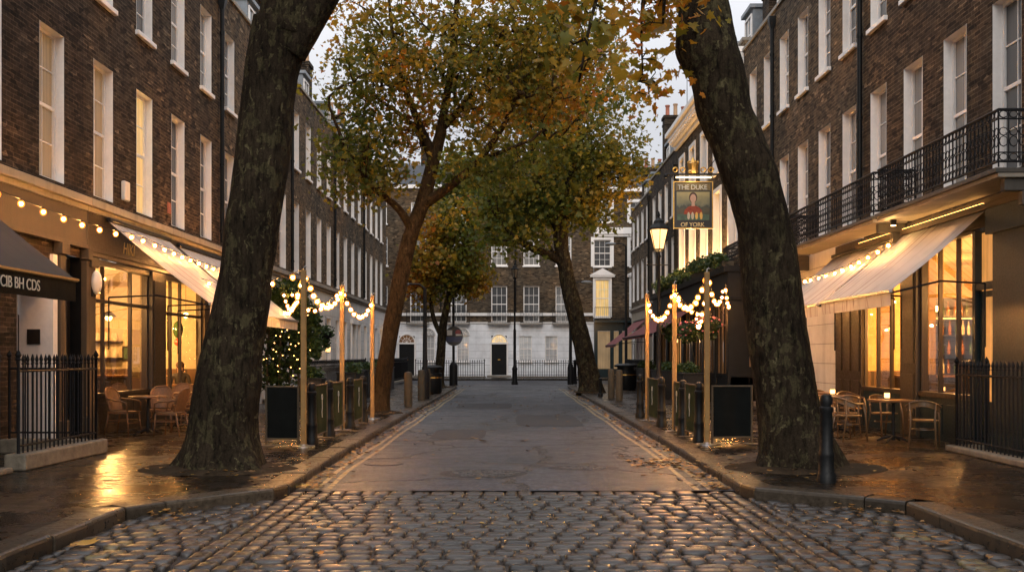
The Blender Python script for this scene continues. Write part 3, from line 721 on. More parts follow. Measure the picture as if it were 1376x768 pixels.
def upper(s, root, u0, u1, wins, ww, z_wall0=4.5, zp=11.7, bm='brick_brown', lit=(), warm=(), f1=(4.70, 7.32), f2=(8.56, 10.66), f2fn=None, panes='pane_mixed', surround=0.0, rows1=(2, 2), ledge=True, sill1=False):
    T = side_T(s); holes = []
    for u in wins: holes += [(u, u + ww, *f1), (u, u + ww, *f2)]
    mb = MB(T); mb.sheet(u0, u1, z_wall0, zp, holes); 
    mb.build('wall', bm, root, nrm=False)
    for k, u in enumerate(wins):
        window(T, root, u, u + ww, *f1, pm='pane_lit' if k in lit else ('pane_warm' if k in warm else panes), sill=sill1, surround=surround, rows=rows1)
        window(T, root, u, u + ww, *f2, pm=panes, rows=(2, 2), surround=surround)
    mb = MB(T); mb.box(u0 + .002, u1 - .002, -.34, .055, zp + .002, zp + .11); mb.box(u0 + .002, u1 - .002, -.34, -.30, zp - .6, zp + .002); mb.build('parapet_coping', 'stone_ledge', root, bevel=.01)
    if ledge:
        mb = MB(T); mb.box(u0 + .003, u1 - .003, -.1, .17, 4.44, 4.585); mb.box(u0 + .003, u1 - .003, -.1, .09, 4.34, 4.437); mb.build('ledge', 'stone_ledge', root, bevel=.012)
    return T

def end_wall(T, root, u, zp, bm):
    mb = MB(T); mb.face([(u, -.001, 0), (u, -9, 0), (u, -9, zp + .6), (u, -5.2, zp + 2.65), (u, -1.9, zp + 1.85), (u, -.3, zp), (u, -.001, zp)]); mb.build('end_wall', bm, root, nrm=False)

# ---- stucco ground floor with doors and windows
def door_panel(T, root, ua, ub, za, zb, rec, mat='black_paint', fan=True, pm='pane_dark'):
    mb = MB(T); e = .003
    for u in (ua + e, ub - e): mb.face([(u, .004, za), (u, -rec, za), (u, -rec, zb), (u, .004, zb)])
    mb.face([(ua, .004, zb - e), (ub, .004, zb - e), (ub, -rec, zb - e), (ua, -rec, zb - e)])
    fr = mb.build('door_case', 'white_trim', root)
    zt = zb - .55 if fan else zb - .02
    d = MB(T); d.box(ua + .02, ub - .02, -rec - .03, -rec + .03, za + .02, zt)
    w = ub - ua
    for (p0, p1) in ((.12, .46), (.54, .88)):
        for (q0, q1) in ((.08, .42), (.5, .92)): d.box(ua + w * p0, ua + w * p1, -rec + .031, -rec + .045, za + (zt - za) * q0, za + (zt - za) * q1)
    dd = d.build('door', mat, root, bevel=.006)
    h = MB(T); h.box((ua + ub) / 2 - .09, (ua + ub) / 2 + .09, -rec + .047, -rec + .06, za + 1.02, za + 1.07); h.box(ub - .13, ub - .09, -rec + .032, -rec + .09, za + .98, za + 1.06); h.build('handle', 'gold_leaf', dd)
    if fan:
        f = MB(T); f.face([(ua + .02, -rec + .004, zt + .02), (ub - .02, -rec + .004, zt + .02), (ub - .02, -rec + .004, zb - .02), (ua + .02, -rec + .004, zb - .02)]); f.build('fanlight', pm, dd)

def stucco_ground(s, root, u0, u1, wins, ww, door_k, mat='stucco_white', z1=4.34):
    T = side_T(s); holes = []; items = []
    for k, u in enumerate(wins):
        if k == door_k: holes.append((u - .05, u + ww + .1, .14, 3.1))
        else: holes.append((u - .05, u + ww + .05, 1.2, 3.25))
    mb = MB(T); mb.sheet(u0, u1, 0, z1, holes); mb.build('ground_floor', mat, root, nrm=False)
    for k, h in enumerate(holes):
        if k == door_k:
            door_panel(T, root, *h, .3); st = MB(T); st.box(h[0] - .2, h[1] + .2, .002, .38, PZ - .02, PZ + .14); st.build('door_step', 'stone_ledge', root, bevel=.01)
            cs = MB(T); cs.box(h[0] - .2, h[0] - .01, .002, .09, .14, 3.2); cs.box(h[1] + .01, h[1] + .2, .002, .09, .14, 3.2); cs.box(h[0] - .3, h[1] + .3, .002, .17, 3.203, 3.42); cs.build('door_surround', 'white_trim', root, bevel=.008)
        else: window(T, root, *h, rows=(2, 2), cols=3, pm='pane_mixed', rec=.16)

# ---- shopfront pieces
def shop_room(T, root, u0, u1, depth, zc, wall_m, parts=(), floor=.16, side_m=None):
    mb = MB(T)
    mb.cur = 0; mb.face([(u0, -depth, floor), (u1, -depth, floor), (u1, -depth, zc), (u0, -depth, zc)])
    mb.cur = 1
    for u in (u0, u1): mb.face([(u, -.12, floor), (u, -depth, floor), (u, -depth, zc), (u, -.12, zc)])
    mb.cur = 2; mb.face([(u0, -.12, floor), (u1, -.12, floor), (u1, -depth, floor), (u0, -depth, floor)])
    mb.cur = 3; mb.face([(u0, -.12, zc), (u1, -.12, zc), (u1, -depth, zc), (u0, -depth, zc)])
    mb.cur = 1
    for (u, d0, d1, za, zb) in parts: mb.box(u - .05, u + .05, -d1, -d0, za, zb)
    return mb.build('interior', [wall_m, side_m or wall_m, 'floor_boards', 'ceiling_paint'], root, nrm=False)

def glazing(T, root, u0, u1, posts, zs, z0, z1, mat, trans=None, stall=True, w=.055, o=0.0, stall_mat=None):
    """a shop window: stall riser, posts, transom and one pane per light"""
    mb = MB(T)
    for u in posts: mb.box(u - w / 2, u + w / 2, o - .06, o + .015, z0, z1)
    mb.box(u0, u1, o - .12, o + .06, z0 - .09, z0 - .001); mb.box(u0, u1, o - .10, o + .05, z1 + .001, z1 + .12)
    pu = sorted(posts)
    for a, b in zip(pu, pu[1:]):
        for z in zs: mb.box(a + w / 2, b - w / 2, o - .058, o + .012, z - .035, z + .035)
    f = mb.build('shop_window', mat, root, bevel=.008)
    for a, b in zip(pu, pu[1:]):
        g = MB(T); g.face([(a, o - .03, z0), (b, o - .03, z0), (b, o - .03, z1), (a, o - .03, z1)]); g.build('pane', 'glass', f)
    if stall:
        sr = MB(T); sr.box(u0, u1, o - .14, o + .02, .10, z0 - .092)
        n = max(1, int((u1 - u0) / .9))
        for k in range(n):
            a = u0 + (u1 - u0) * (k + .1) / n; b = u0 + (u1 - u0) * (k + .9) / n; sr.box(a, b, o + .0205, o + .035, .24, z0 - .2)
        sr.build('stall_riser', stall_mat or mat, root, bevel=.006)
    return f
SP = 2.24; W1 = .95
# ---------------- left side
LB = [7.0, 19.12, 28.0, 36.96, 45.92, 54.9, 65.0]
llab = ['near left brown brick house above the dark awning and the recessed doorways', 'brown brick house above the glowing cafe, with one lit yellow window',
        'brick house behind the near left tree, white stucco ground floor with climbing plant', 'second white-floored brick house up the left side, above the middle light pole',
        'third white-floored brick house up the left side, behind the leaning tree', 'last brick house at the far left corner, nearest the end facade']
lmat = ['brick_dark', 'brick_brown', 'brick_stock', 'brick_stock', 'brick_stock', 'brick_far']
for k in range(6):
    u0, u1 = LB[k], LB[k + 1]
    root = house_root(-1, u0, u1, llab[k]); T = side_T(-1)
    wins = [w for w in [17.33 + SP * j for j in range(-4, 22)] if u0 + .2 < w and w + W1 < u1 - .1]
    upper(-1, root, u0, u1, wins, W1, bm=lmat[k], lit=(1,) if k == 1 else (), warm={0: (4,), 1: (0,)}.get(k, ()))
    roof(T, root, u0, u1, 11.7, [u0 + (u1 - u0) * f for f in (.3, .72)])
    chimney(T, root, u1 - .5, -1.6, 10.8, 14.15 + .25 * (k % 2), 3 if k != 3 else 4, lo=1.3, mat='brick_dark')
    if k in (0, 5): end_wall(T, root, u0 if k == 0 else u1, 11.7, lmat[k])
    if k in (1, 2, 3, 4): pipe(T, root, u1 - .05, 4.7, 11.3, hopper=True)
    if k >= 2: stucco_ground(-1, root, u0, u1, [w for w in wins], W1, 1 if k % 2 else 2)
    if k == 0:
        mb = MB(T); mb.sheet(u0, u1, 0, 4.34, [(9.6, 13.9, 1.0, 2.9), (16.55, 17.72, .14, 3.0), (18.22, 19.0, .14, 3.45)]); mb.build('ground_floor', 'brick_dark', root, nrm=False)
        window(T, root, 9.6, 13.9, 1.0, 2.9, cols=4, pm='pane_dim', trim='black_paint')
        mb = MB(T)
        e = .003; a, b, c, d, r = 16.55, 17.72, .14, 3.0, .55
        for q in (a + e, b - e): mb.face([(q, .005, c), (q, -r, c), (q, -r, d), (q, .005, d)])
        mb.face([(a, .005, d - e), (b, .005, d - e), (b, -r, d - e), (a, -r, d - e)]); mb.box(b + .001, b + .17, .002, .06, PZ, d + .4); mb.box(a, b, .002, .05, d + .001, d + .12)
        mb.build('door_case', 'white_trim', root)
        dp = MB(T); dp.box(a + .02, b - .02, -r - .02, -r + .03, c, 2.35); dd = dp.build('door', 'black_paint', root)
        f = MB(T); f.face([(a + .02, -r, 2.36), (b - .02, -r, 2.36), (b - .02, -r, d - .02), (a + .02, -r, d - .02)]); f.build('fanlight', 'pane_dim', dd)
        pl = MB(); pl.box(XL - .38, XL - .16, 17.69, 17.714, 1.84, 2.10); pl.build('door_plate', 'sign_black', root)
        # black doorway with entry panel
        mb = MB(T)
        a, b, d, r = 18.22, 19.0, 3.45, .22
        for q in (a + e, b - e): mb.face([(q, .005, c), (q, -r, c), (q, -r, d), (q, .005, d)])
        mb.face([(a, .005, d - e), (b, .005, d - e), (b, -r, d - e), (a, -r, d - e)]); mb.build('door_case', 'black_paint', root)
        dp = MB(T); dp.box(a + .02, b - .02, -r - .02, -r + .03, c, d - .02); dp.box(a + .12, b - .12, -r + .031, -r + .04, .4, 1.2); dp.box(a + .12, b - .12, -r + .031, -r + .04, 2.4, 3.2); dd = dp.build('door', 'black_paint', root)
        ip = MB(T); ip.box(a + .28, a + .5, -r + .031, -r + .07, 1.62, 2.14); dq = ip.build('entry_panel', 'steel', dd, bevel=.01)
        ib = MB(T)
        for j in range(5): ib.box(a + .33, a + .45, -r + .0705, -r + .078, 1.68 + j * .08, 1.72 + j * .08)
        # pilasters and stone fascia
        p = MB(T)
        for a in (17.9, 19.0):
            w = .24 if a < 18.5 else .12
            p.box(a, a + w, .002, .11, PZ, 3.42); p.box(a - .04, a + w + .04, .002, .16, 3.423, 3.62); p.box(a - .03, a + w + .03, .002, .15, PZ, .5)
        p.build('pilaster', 'stone_fascia', root, bevel=.01)
        f = MB(T); f.box(u0 + .01, u1 - .01, .003, .07, 3.625, 4.335); f.box(u0 + .012, u1 - .012, .0705, .12, 3.625, 3.70); f.build('fascia', 'stone_fascia', root, bevel=.008)
    if k == 1:
        f = MB(T); f.box(u0 + .01, u1 - .01, -.12, .07, 3.56, 4.335); f.box(u0 + .012, u1 - .012, .0705, .16, 3.50, 3.58); f.box(u0 + .012, u1 - .012, .0705, .11, 3.60, 3.66); f.build('fascia', 'olive_wood', root, bevel=.008)
        p = MB(T)
        for a, b in ((19.14, 19.44), (26.36, 26.85), (27.75, 27.98)): p.box(a, b, -.14, .10, PZ, 3.49); p.box(a - .01, b + .03, .101, .14, PZ, .5); p.box(a - .01, b + .03, .101, .15, 3.3, 3.49)
        p.build('pilaster', 'stone_fascia', root, bevel=.008)
        p = MB(T); p.box(22.48, 23.30, -.14, .11, PZ, 3.49); p.box(22.55, 23.23, .1105, .13, .4, 1.1); p.box(22.55, 23.23, .1105, .13, 1.3, 3.3); p.build('pier', 'dark_wood', root, bevel=.008)
        glazing(T, root, 19.44, 22.48, (19.48, 20.06, 21.5, 22.44), (2.70,), .92, 3.38, 'dark_wood', stall_mat='dark_wood')
        glazing(T, root, 23.30, 26.36, (23.34, 23.62, 24.02, 24.72, 26.32), (2.62,), .80, 3.38, 'dark_wood', stall_mat='dark_wood')
        glazing(T, root, 26.85, 27.75, (26.89, 27.71), (2.62,), .80, 3.38, 'dark_wood')
        shop_room(T, root, 19.3, 27.95, 5.2, 3.5, 'amber_plaster', parts=[(22.85, .14, .50, .16, 3.49)], side_m='cream_plaster')
        vt = MB(T); vt.box(23.55 + .2, 23.55 + .42, .001, .02, 4.95, 5.2); vt.build('vent', 'terracotta', root)
        text('lettering', 'HIKI', .34, 'lettering_gold', root, basis((XL + .075, 20.85, 3.72), (0, 1, 0), (0, 0, 1)), shear=.25)
al = thing('alarm_box', 'white alarm box fixed to the brick between the first-floor windows above the cafe', 'alarm', (XL, 21.0, 5.0))
mb = MB(side_T(-1)); mb.box(20.93, 21.21, .002, .10, 4.82, 5.22); mb.build('case', 'plastic_white', al, bevel=.03)
al = thing('wall_lamp', 'white oval lamp on the pilaster left of the cafe window', 'lamp', (XL, 19.29, 3.0))
mb = MB(); mb.sphere((XL + .17, 19.3, 3.02), .12, 14, 10, (.8, 1, 1.9)); mb.build('cover', 'plastic_white', al, smooth=True)
mb = MB(); mb.box(XL + .101, XL + .13, 19.22, 19.38, 2.75, 3.05); mb.build('bracket', 'black_iron', al)

# ---------------- right side
RSP = 1.86; RW = .92
RB = [6.0, 14.9, 22.4, 29.95, 34.0]
rlab = ['near right brick house at the picture edge, before the balconies', 'brick house above the glowing restaurant, carrying the nearest ornate balcony', 'brick house behind the leaning right trunk, carrying the second ornate balcony', 'narrow two-window brick house between the balconies and the pub']
rwins = [15.48 + RSP * j for j in range(-5, 10)]
rm = ['brick_brown', 'brick_brown', 'brick_stock', 'brick_stock']
for k in range(4):
    u0, u1 = RB[k], RB[k + 1]; root = house_root(1, u0, u1, rlab[k]); T = side_T(1)
    wins = [w for w in rwins if u0 + .1 < w and w + RW < u1 - .05]
    upper(1, root, u0, u1, wins, RW, bm=rm[k], f1=(4.50, 7.26), f2=(8.62, 10.72), ledge=False)
    roof(T, root, u0, u1, 11.7, [u0 + (u1 - u0) * f for f in ((.3, .72) if k < 3 else (.5,))])
    if k: pipe(T, root, u0 + .02, 4.7, 10.9 if k == 2 else 11.4, hopper=True)
    if k in (1, 3): chimney(T, root, u1 + (-.4 if k == 3 else -.5), -1.25, 10.8, 13.75, 3, lo=1.25, mat='brick_dark')
    if k == 0: end_wall(T, root, u0, 11.7, rm[k])
    if k in (0, 3): stucco_ground(1, root, u0, u1, wins, RW, 0, mat='stucco_plain', z1=4.48)
    if k == 1:
        f = MB(T); f.box(u0 + .01, u1 - .01, -.12, .07, 3.78, 4.18); f.box(u0 + .012, u1 - .012, .0705, .2, 3.96, 4.06); f.box(u0 + .012, u1 - .012, .0705, .14, 3.72, 3.80); f.build('fascia', 'stone_fascia', root, bevel=.008)
        w = MB(T); w.sheet(u0, u1, 4.18, 4.5); w.build('wall_band', rm[k], root, nrm=False)
        p = MB(T); p.box(14.92, 16.12, -.3, .14, PZ, 3.95); p.box(15.05, 16.0, .1405, .16, .5, 3.6); p.box(14.9, 16.16, .141, .24, 3.55, 3.95); p.box(14.9, 16.16, .161, .2, PZ, .42); p.build('pilaster', 'teal_paint', root, bevel=.01)
        d = MB(T); d.box(16.14, 16.24, -.12, .05, PZ, 3.7); d.box(16.92, 17.02, -.12, .05, PZ, 3.7); d.box(16.24, 16.92, -.12, .04, 2.72, 2.84); dc = d.build('door_case', 'teal_paint', root)
        d = MB(T); d.box(16.25, 16.91, -.09, -.03, .2, .9); d.box(16.25, 16.36, -.09, -.03, .9, 2.70); d.box(16.80, 16.91, -.09, -.03, .9, 2.70); d.box(16.36, 16.80, -.09, -.03, 2.6, 2.70); dd = d.build('door', 'teal_paint', root, bevel=.006)
        g = MB(T); g.face([(16.25, -.06, .9), (16.91, -.06, .9), (16.91, -.06, 3.66), (16.25, -.06, 3.66)]); g.build('pane', 'pane_glow', dd)
        h = MB(T); h.box(16.30, 16.33, -.028, .03, 1.0, 1.35); h.build('handle', 'steel', dd)
        glazing(T, root, 17.02, 19.28, (17.06, 17.70, 18.46, 19.24), (), .98, 3.66, 'olive_wood', stall_mat='teal_paint')
        p = MB(T); p.box(19.28, 20.06, -.14, .10, PZ, 3.72); p.box(19.36, 19.98, .1005, .12, .5, 1.3); p.box(19.36, 19.98, .1005, .12, 1.5, 3.5); p.build('pier', 'olive_wood', root, bevel=.008)
        glazing(T, root, 20.06, 22.38, (20.10, 20.82, 21.58, 22.34), (), .98, 3.66, 'olive_wood', stall_mat='teal_paint')
        shop_room(T, root, 15.0, 24.3, 5.4, 3.7, 'amber_plaster', parts=[(19.67, .16, .42, .16, 3.69)], side_m='amber_plaster')
    if k == 2:
        p = MB(T); p.box(22.42, 24.2, -.02, .06, PZ, 4.2)
        for a in (22.5, 23.1, 23.7): p.box(a, a + .42, .0605, .085, .4, 1.1); p.box(a, a + .42, .0605, .085, 1.3, 3.5)
        p.build('wood_panelling', 'olive_wood', root, bevel=.008)
        mb = MB(T); mb.sheet(24.2, u1, 0, 4.5, [(26.7, 27.75, 1.2, 3.2)]); mb.sheet(u0, 24.2, 4.18, 4.5); mb.build('ground_floor', 'stucco_white', root, nrm=False)
        window(T, root, 26.7, 27.75, 1.2, 3.2)
    if k in (1, 2, 3):
        # balconies: slab, then an ornate iron railing
        for (a, b) in {1: ((14.62, 19.5),), 2: ((19.68, 25.9),), 3: ((26.1, 33.8),)}[k]:
            if k == 2: a, b = 22.45 - 2.77, 25.9
            so_ = MB(T); so_.box(a + .02, b - .02, .09, .75, 4.20, 4.258); sl = MB(T); sl.box(a, b, .09, .80, 4.26, 4.33)
            sl.box(a + .1, a + .24, .09, .62, 4.02, 4.188); sl.box(a + .1, a + .24, .09, .36, 3.82, 4.018)
            bal = sl.build('balcony', 'stone_dark', root, bevel=.01); so_.build('soffit', 'stone_ledge', bal)
            rl = MB(T); o = .74; z0, z1 = 4.42, 5.16
            for (q0, q1) in (((a + .03, o), (b - .03, o)), ((a + .03, .02), (a + .03, o)), ((b - .03, .02), (b - .03, o))):
                horiz = q0[0] != q1[0]; L = (q1[0] - q0[0]) if horiz else (q1[1] - q0[1]); n = max(2, int(L / .125))
                def P(t, z): return (q0[0] + (q1[0] - q0[0]) * t, q0[1] + (q1[1] - q0[1]) * t, z)
                def bar(t0, t1, za, zb, r):
                    x0, x1 = P(t0, za), P(t1, zb); rl.tube([T(*x0), T(*x1)], r, 5) if rl.T is None else None
                TT = rl.T; rl.T = None
                for z, r in ((z0, .016), (z1, .022), (z1 - .13, .012), (z0 + .13, .010)): rl.tube([TT(*P(0, z)), TT(*P(1, z))], r, 6)
                for j in range(n + 1):
                    t = j / n; rl.tube([TT(*P(t, z0 - .08 if j % 6 == 0 else z0)), TT(*P(t, z1))], .013 if j % 6 == 0 else .009, 5)
                    if j < n:
                        tm = (j + .5) / n; rr = .5 / n
                        for zc, rz in ((z1 - .065, .05), (z0 + .065, .05), ((z0 + z1) / 2 + .06, .058), ((z0 + z1) / 2 - .08, .075)):
                            ring = [TT(*P(tm + rr * .85 * math.cos(2 * PI * q / 8), zc + rz * math.sin(2 * PI * q / 8))) for q in range(9)]
                            rl.tube(ring, .0085, 4, cap=False)
                rl.T = TT
            rl.build('railing', 'black_iron', bal)

# ---------------- the pub
root = house_root(1, 34.0, 47.7, 'corner-like pub with white lit cornice, uplit windows and dark timber front', 'pub', 'pub_house'); T = side_T(1)
root['group'] = 'terraced houses lining the street'
pw = [35.1, 37.75, 40.4, 43.05, 45.7]; u0, u1 = 34.0, 47.7
upper(1, root, u0, u1, pw, 1.15, bm='brick_stock', f1=(5.05, 7.75), f2=(8.5, 10.5), zp=12.1, ledge=False, surround=.16, panes='pane_dark')
mb = MB(T)
for q, (z, o) in enumerate(((11.15, .14), (11.33, .28), (11.52, .45), (11.72, .58))): mb.box(u0, u1, .001, o, z, z + .18)
for j in range(34): mb.box(u0 + .1 + j * .4, u0 + .26 + j * .4, .2801, .42, 11.36, 11.515)
mb.build('cornice', 'white_trim', root)
roof(T, root, u0, u1, 12.1, (36.5, 40.8, 45.0))
chimney(T, root, 46.6, -2.2, 11.2, 14.3, 1, lo=.7); chimney(T, root, 35.0, -1.6, 11.2, 14.2, 2, lo=.9)
end_wall(T, root, u0 - .002, 12.1, 'brick_stock')
dm = MB(); dm.lathe([(.75, 0), (.85, .1), (.85, .2), (.7, .55), (.45, .85), (.12, 1.02), (.06, 1.25), (.01, 1.3)], (XR + .75, 43.0, 11.9), 14); dm.build('lead_dome', 'lead', root, smooth='auto')
E0, E1, EO = 31.0, 47.6, 1.1
mb = MB(T)
mb.box(E0, E1, .06, EO + .18, 4.18, 4.36); mb.box(E0 + .05, E1 - .05, .06, EO + .06, 3.45, 4.178); mb.box(E0, E1, .06, EO + .14, 3.34, 3.448); mb.box(E0 + .06, E1 - .06, .3, EO - .02, PZ, 1.0)
n = 8
for j in range(n + 1):
    u = E0 + .06 + (E1 - E0 - .4) * j / n; mb.box(u, u + .28, .5, EO + .05, PZ, 3.338); mb.box(u - .03, u + .31, EO + .0505, EO + .1, PZ, .5); mb.box(u - .03, u + .31, EO + .0505, EO + .11, 3.1, 3.338)
mb.box(E0 + .06, E0 + .12, .08, .35, PZ, 3.338); mb.box(E0 + .06, E0 + .10, .35, .5, PZ, 1.3); mb.box(E0 + .06, E0 + .10, .35, .5, 2.5, 3.338)
pf = mb.build('pub_front', 'black_paint', root, bevel=.01)
for j in range(n):
    a = E0 + .34 + (E1 - E0 - .4) * j / n; b = E0 + .06 + (E1 - E0 - .4) * (j + 1) / n
    f = MB(T); f.box(a, b, EO - .08, EO, 1.0, 1.08); f.box(a, b, EO - .08, EO - .01, 2.55, 2.62)
    for q in (.0, .33, .66, .97): f.box(a + (b - a) * q, a + (b - a) * q + .04, EO - .07, EO - .012, 1.08, 3.33)
    w = f.build('bar_window', 'black_paint', root)
    g = MB(T); g.face([(a, EO - .05, 1.08), (b, EO - .05, 1.08), (b, EO - .05, 3.33), (a, EO - .05, 3.33)]); g.build('pane', 'pane_dim' if j != 4 else 'pane_glow', w)
g = MB(T); g.face([(E0 + .11, .34, 1.3), (E0 + .11, .86, 1.3), (E0 + .11, .86, 2.5), (E0 + .11, .34, 2.5)]); g.build('pane', 'pane_dim', pf)
g = MB(T); g.box(E0 + .062, E0 + .10, .86, EO + .0, PZ, 3.3); g.box(E0 + .064, E0 + .102, .34, .86, 2.5, 3.3); g.box(E0 + .064, E0 + .102, .34, .86, PZ, 1.3); g.build('end_panel', 'black_paint', root)
# ivy and planting along the pub ledge
def blob_leaves(boxes, n, size, rng=NR):
    P = []
    for _ in range(n):
        b = boxes[rng.integers(len(boxes))]; v = rng.normal(size=3); v /= np.linalg.norm(v); r = rng.random() ** .45
        P.append([b[0] + v[0] * r * b[3], b[1] + v[1] * r * b[4], b[2] + v[2] * r * b[5]])
    return np.array(P), rng.uniform(size * .7, size * 1.25, n)
iv = thing('ledge_greenery', 'bushy green planting trailing along the ledge above the pub front', 'plant', (XR - EO, 39, 4.36))
mb = MB(T); mb.box(31.6, 46.5, EO - .25, EO + .1, 4.362, 4.56); mb.build('trough', 'old_timber', iv)
P, S = blob_leaves([(XR - EO - .05 + R.uniform(-.15, .15), y, 4.62 + R.uniform(-.15, .2), .30, .42, .24) for y in np.arange(31.8, 46.4, .42)], 4200, .09)
leaves('foliage', P, S, NR.random(len(P)) * .9, 'leaf_ivy', iv, star=False)
# uplights washing the pub wall
for y in (36.75, 39.5, 42.2, 44.9):
    ul = thing('wall_uplight', {36.75: 'small lit uplight on the pub ledge, nearest of the four', 39.5: 'small lit uplight on the pub ledge, second nearest of the four', 42.2: 'small lit uplight on the pub ledge, third of the four from the near end', 44.9: 'small lit uplight on the pub ledge, farthest of the four'}[y], 'uplight', (XR - .35, y, 4.36), 'uplights on the pub ledge')
    mb = MB(); mb.lathe([(.05, .0), (.06, .04), (.09, .22), (.10, .24)], (XR - .32, y, 4.362), 12); mb.build('housing', 'black_iron', ul)
    mb = MB(); mb.lathe([(.085, 0), (.085, .012)], (XR - .32, y, 4.605), 12); mb.build('lens', 'strip_glow', ul)
    lamp_light(ul, (XR - .36, y, 4.85), 420, (1, .55, .20), .08)

# ---------------- far right terrace
RB2 = [47.7, 57.0, 66.0]; rl2 = ['grey-brown brick house beyond the pub with dormers in its slate roof', 'last brick house on the right side, at the far corner behind the tree']
for k in range(2):
    u0, u1 = RB2[k], RB2[k + 1]; root = house_root(1, u0, u1, rl2[k])
    wins = [u0 + .7 + 2.2 * j for j in range(4)]
    upper(1, root, u0, u1, wins, 1.0, bm=['brick_dark', 'brick_far'][k], f1=(5.0, 7.3), f2=(8.3, 10.2), zp=11.3 if k == 0 else 10.8)
    roof(T, root, u0, u1, 11.3 if k == 0 else 10.8, [u0 + 2, u0 + 5, u0 + 7.5])
    stucco_ground(1, root, u0, u1, wins, 1.0, 1, mat='stucco_plain')
    pipe(T, root, u0 + .1, 4.7, 10.4, True)
    chimney(T, root, u1 - .6, -1.3, 10.5, 14.6 if k == 0 else 13.4, 3, lo=1.3)
    if k: end_wall(T, root, u1, 10.8, 'brick_far')

# ---------------- the facade closing the street
def far_house(name, label, x0, x1, zp, bm, wins, group='houses closing the end of the street'):
    root = thing(name, label, 'house', (x0, FY, 0), group); return root
F1 = far_house('terraced_house', 'wide brick house closing the street, white ground floor and black central door', -13.0, 5.75, 13.6, 'brick_far', None)
wx = [-12.0, -9.3, -6.6, -3.75, -.90, 1.36, 3.62]
holes = []; lo = []
for c in wx: holes += [(c - .55, c + .55, 3.98, 6.5), (c - .55, c + .55, 7.95, 9.95), (c - .5, c + .5, 10.9, 12.4)]
mb = MB(far_T); mb.sheet(-13, 5.75, 3.97, 13.5, holes); mb.face([(-13, 0, 0), (-13, -8, 0), (-13, -8, 13.5), (-13, 0, 13.5)]); mb.face([(5.749, -.3, 0), (5.749, -8, 0), (5.749, -8, 13.5), (5.749, -.3, 13.5)])
mb.build('wall', 'brick_far', F1, nrm=False)
for k in range(0, len(holes), 3):
    for j in range(3): window(far_T, F1, *holes[k + j], rec=.14, cols=3, rows=(2, 2), pm='pane_dark' if j == 0 else 'pane_mixed', sill=j > 0)
gh = []
mb = MB(far_T)
for c in (-10.2, -5.85, -3.45): gh.append((c - .42, c + .42, 1.2, 3.05))
for c in (.95, 2.77): gh.append((c - .45, c + .45, 1.2, 3.0))
dh = [(-7.95, -6.85, .16, 3.0), (-1.45, -.36, .26, 3.02)]
mb.sheet(-13, 5.75, 0, 3.965, gh + dh); mb.build('ground_floor', 'stucco_far', F1, nrm=False)
for h in gh: window(far_T, F1, *h, rec=.12, cols=3, pm='pane_curtain')
def arch_head(T, root, c, hw, z, fill, o=.012):
    m = MB(T); n = 12; m.face([(c - hw, o, z)] + [(c + hw * math.cos(PI - PI * k / n) , o, z + hw * math.sin(PI * k / n)) for k in range(1, n)] + [(c + hw, o, z)]); f = m.build('fanlight', fill, root)
    m = MB(None)
    for rr, w in ((hw + .05, .05), (hw * .55, .018)): m.tube([T(c + rr * math.cos(PI * k / 14), o + .02, z + rr * math.sin(PI * k / 14)) for k in range(15)], w, 5)
    for k in range(1, 6): a = PI * k / 6; m.tube([T(c, o + .02, z), T(c + hw * math.cos(a), o + .02, z + hw * math.sin(a))], .015, 4)
    m.build('arch_frame', 'white_trim', f)
for (a, b, c, d), pm in zip(dh, ('pane_dim', 'pane_lit')):
    # door below an arched fanlight
    mm = MB(far_T); mm.box(a + .02, b - .02, -.05, .0, c, 2.42); mm.box(a, b, -.06, -.055, 2.42, d)
    for (p0, p1) in ((.14, .46), (.54, .86)):
        for (q0, q1) in ((.1, .4), (.5, .9)): mm.box(a + (b - a) * p0, a + (b - a) * p1, .0005, .014, c + 2.2 * q0, c + 2.2 * q1)
    D = mm.build('door', 'black_paint', F1); hh = MB(far_T); hh.box((a + b) / 2 - .09, (a + b) / 2 + .09, .0145, .03, 1.32, 1.37); hh.build('handle', 'gold_leaf', D)
    cs = MB(far_T); cs.box(a - .1, a + .018, .001, .07, c, 2.5); cs.box(b - .018, b + .1, .001, .07, c, 2.5); cs.box(a - .12, b + .12, .001, .10, 2.43, 2.55); cs.build('door_case', 'white_trim', F1)
    arch_head(far_T, F1, (a + b) / 2, (b - a) / 2 - .03, 2.551, pm, .02)
    st = MB(far_T); st.box(a - .3, b + .3, .072, .5, PZ, PZ + .13); st.build('door_step', 'stone_ledge', F1)
for c in (-5.85, -3.45): arch_head(far_T, F1, c, .42, 3.055, 'pane_curtain', .012)
mb = MB(far_T); mb.box(-13, 5.749, .001, .10, 4.42, 4.62); mb.box(-13, 5.749, .001, .07, 3.90, 3.98); mb.box(-13, 5.749, -.3, .22, 13.35, 13.6); mb.build('band', 'white_trim', F1)
for c in wx:
    m = MB(far_T); m.box(c - .8, c + .8, .101, .45, 3.80, 3.895); bal = m.build('balconette', 'stone_ledge', F1)
    m = MB(None)
    for z in (3.95, 4.72): m.tube([far_T(c - .78, .12, z), far_T(c - .78, .42, z), far_T(c + .78, .42, z), far_T(c + .78, .12, z)], .02, 5)
    for j in range(15): u = c - .78 + 1.56 * j / 14; m.tube([far_T(u, .42, 3.9), far_T(u, .42, 4.72)], .013, 4)
    for sx in (-.78, .78): m.tube([far_T(c + sx, .2, 3.9), far_T(c + sx, .2, 4.72)], .013, 4)
    m.build('railing', 'black_iron', bal)
roof(far_T, F1, -13.0, 5.75, 13.5, (-9, -4, 1, 4))
chimney(far_T, F1, -6.2, -3, 14, 17, 4); chimney(far_T, F1, 5.0, -3, 14, 17, 4)
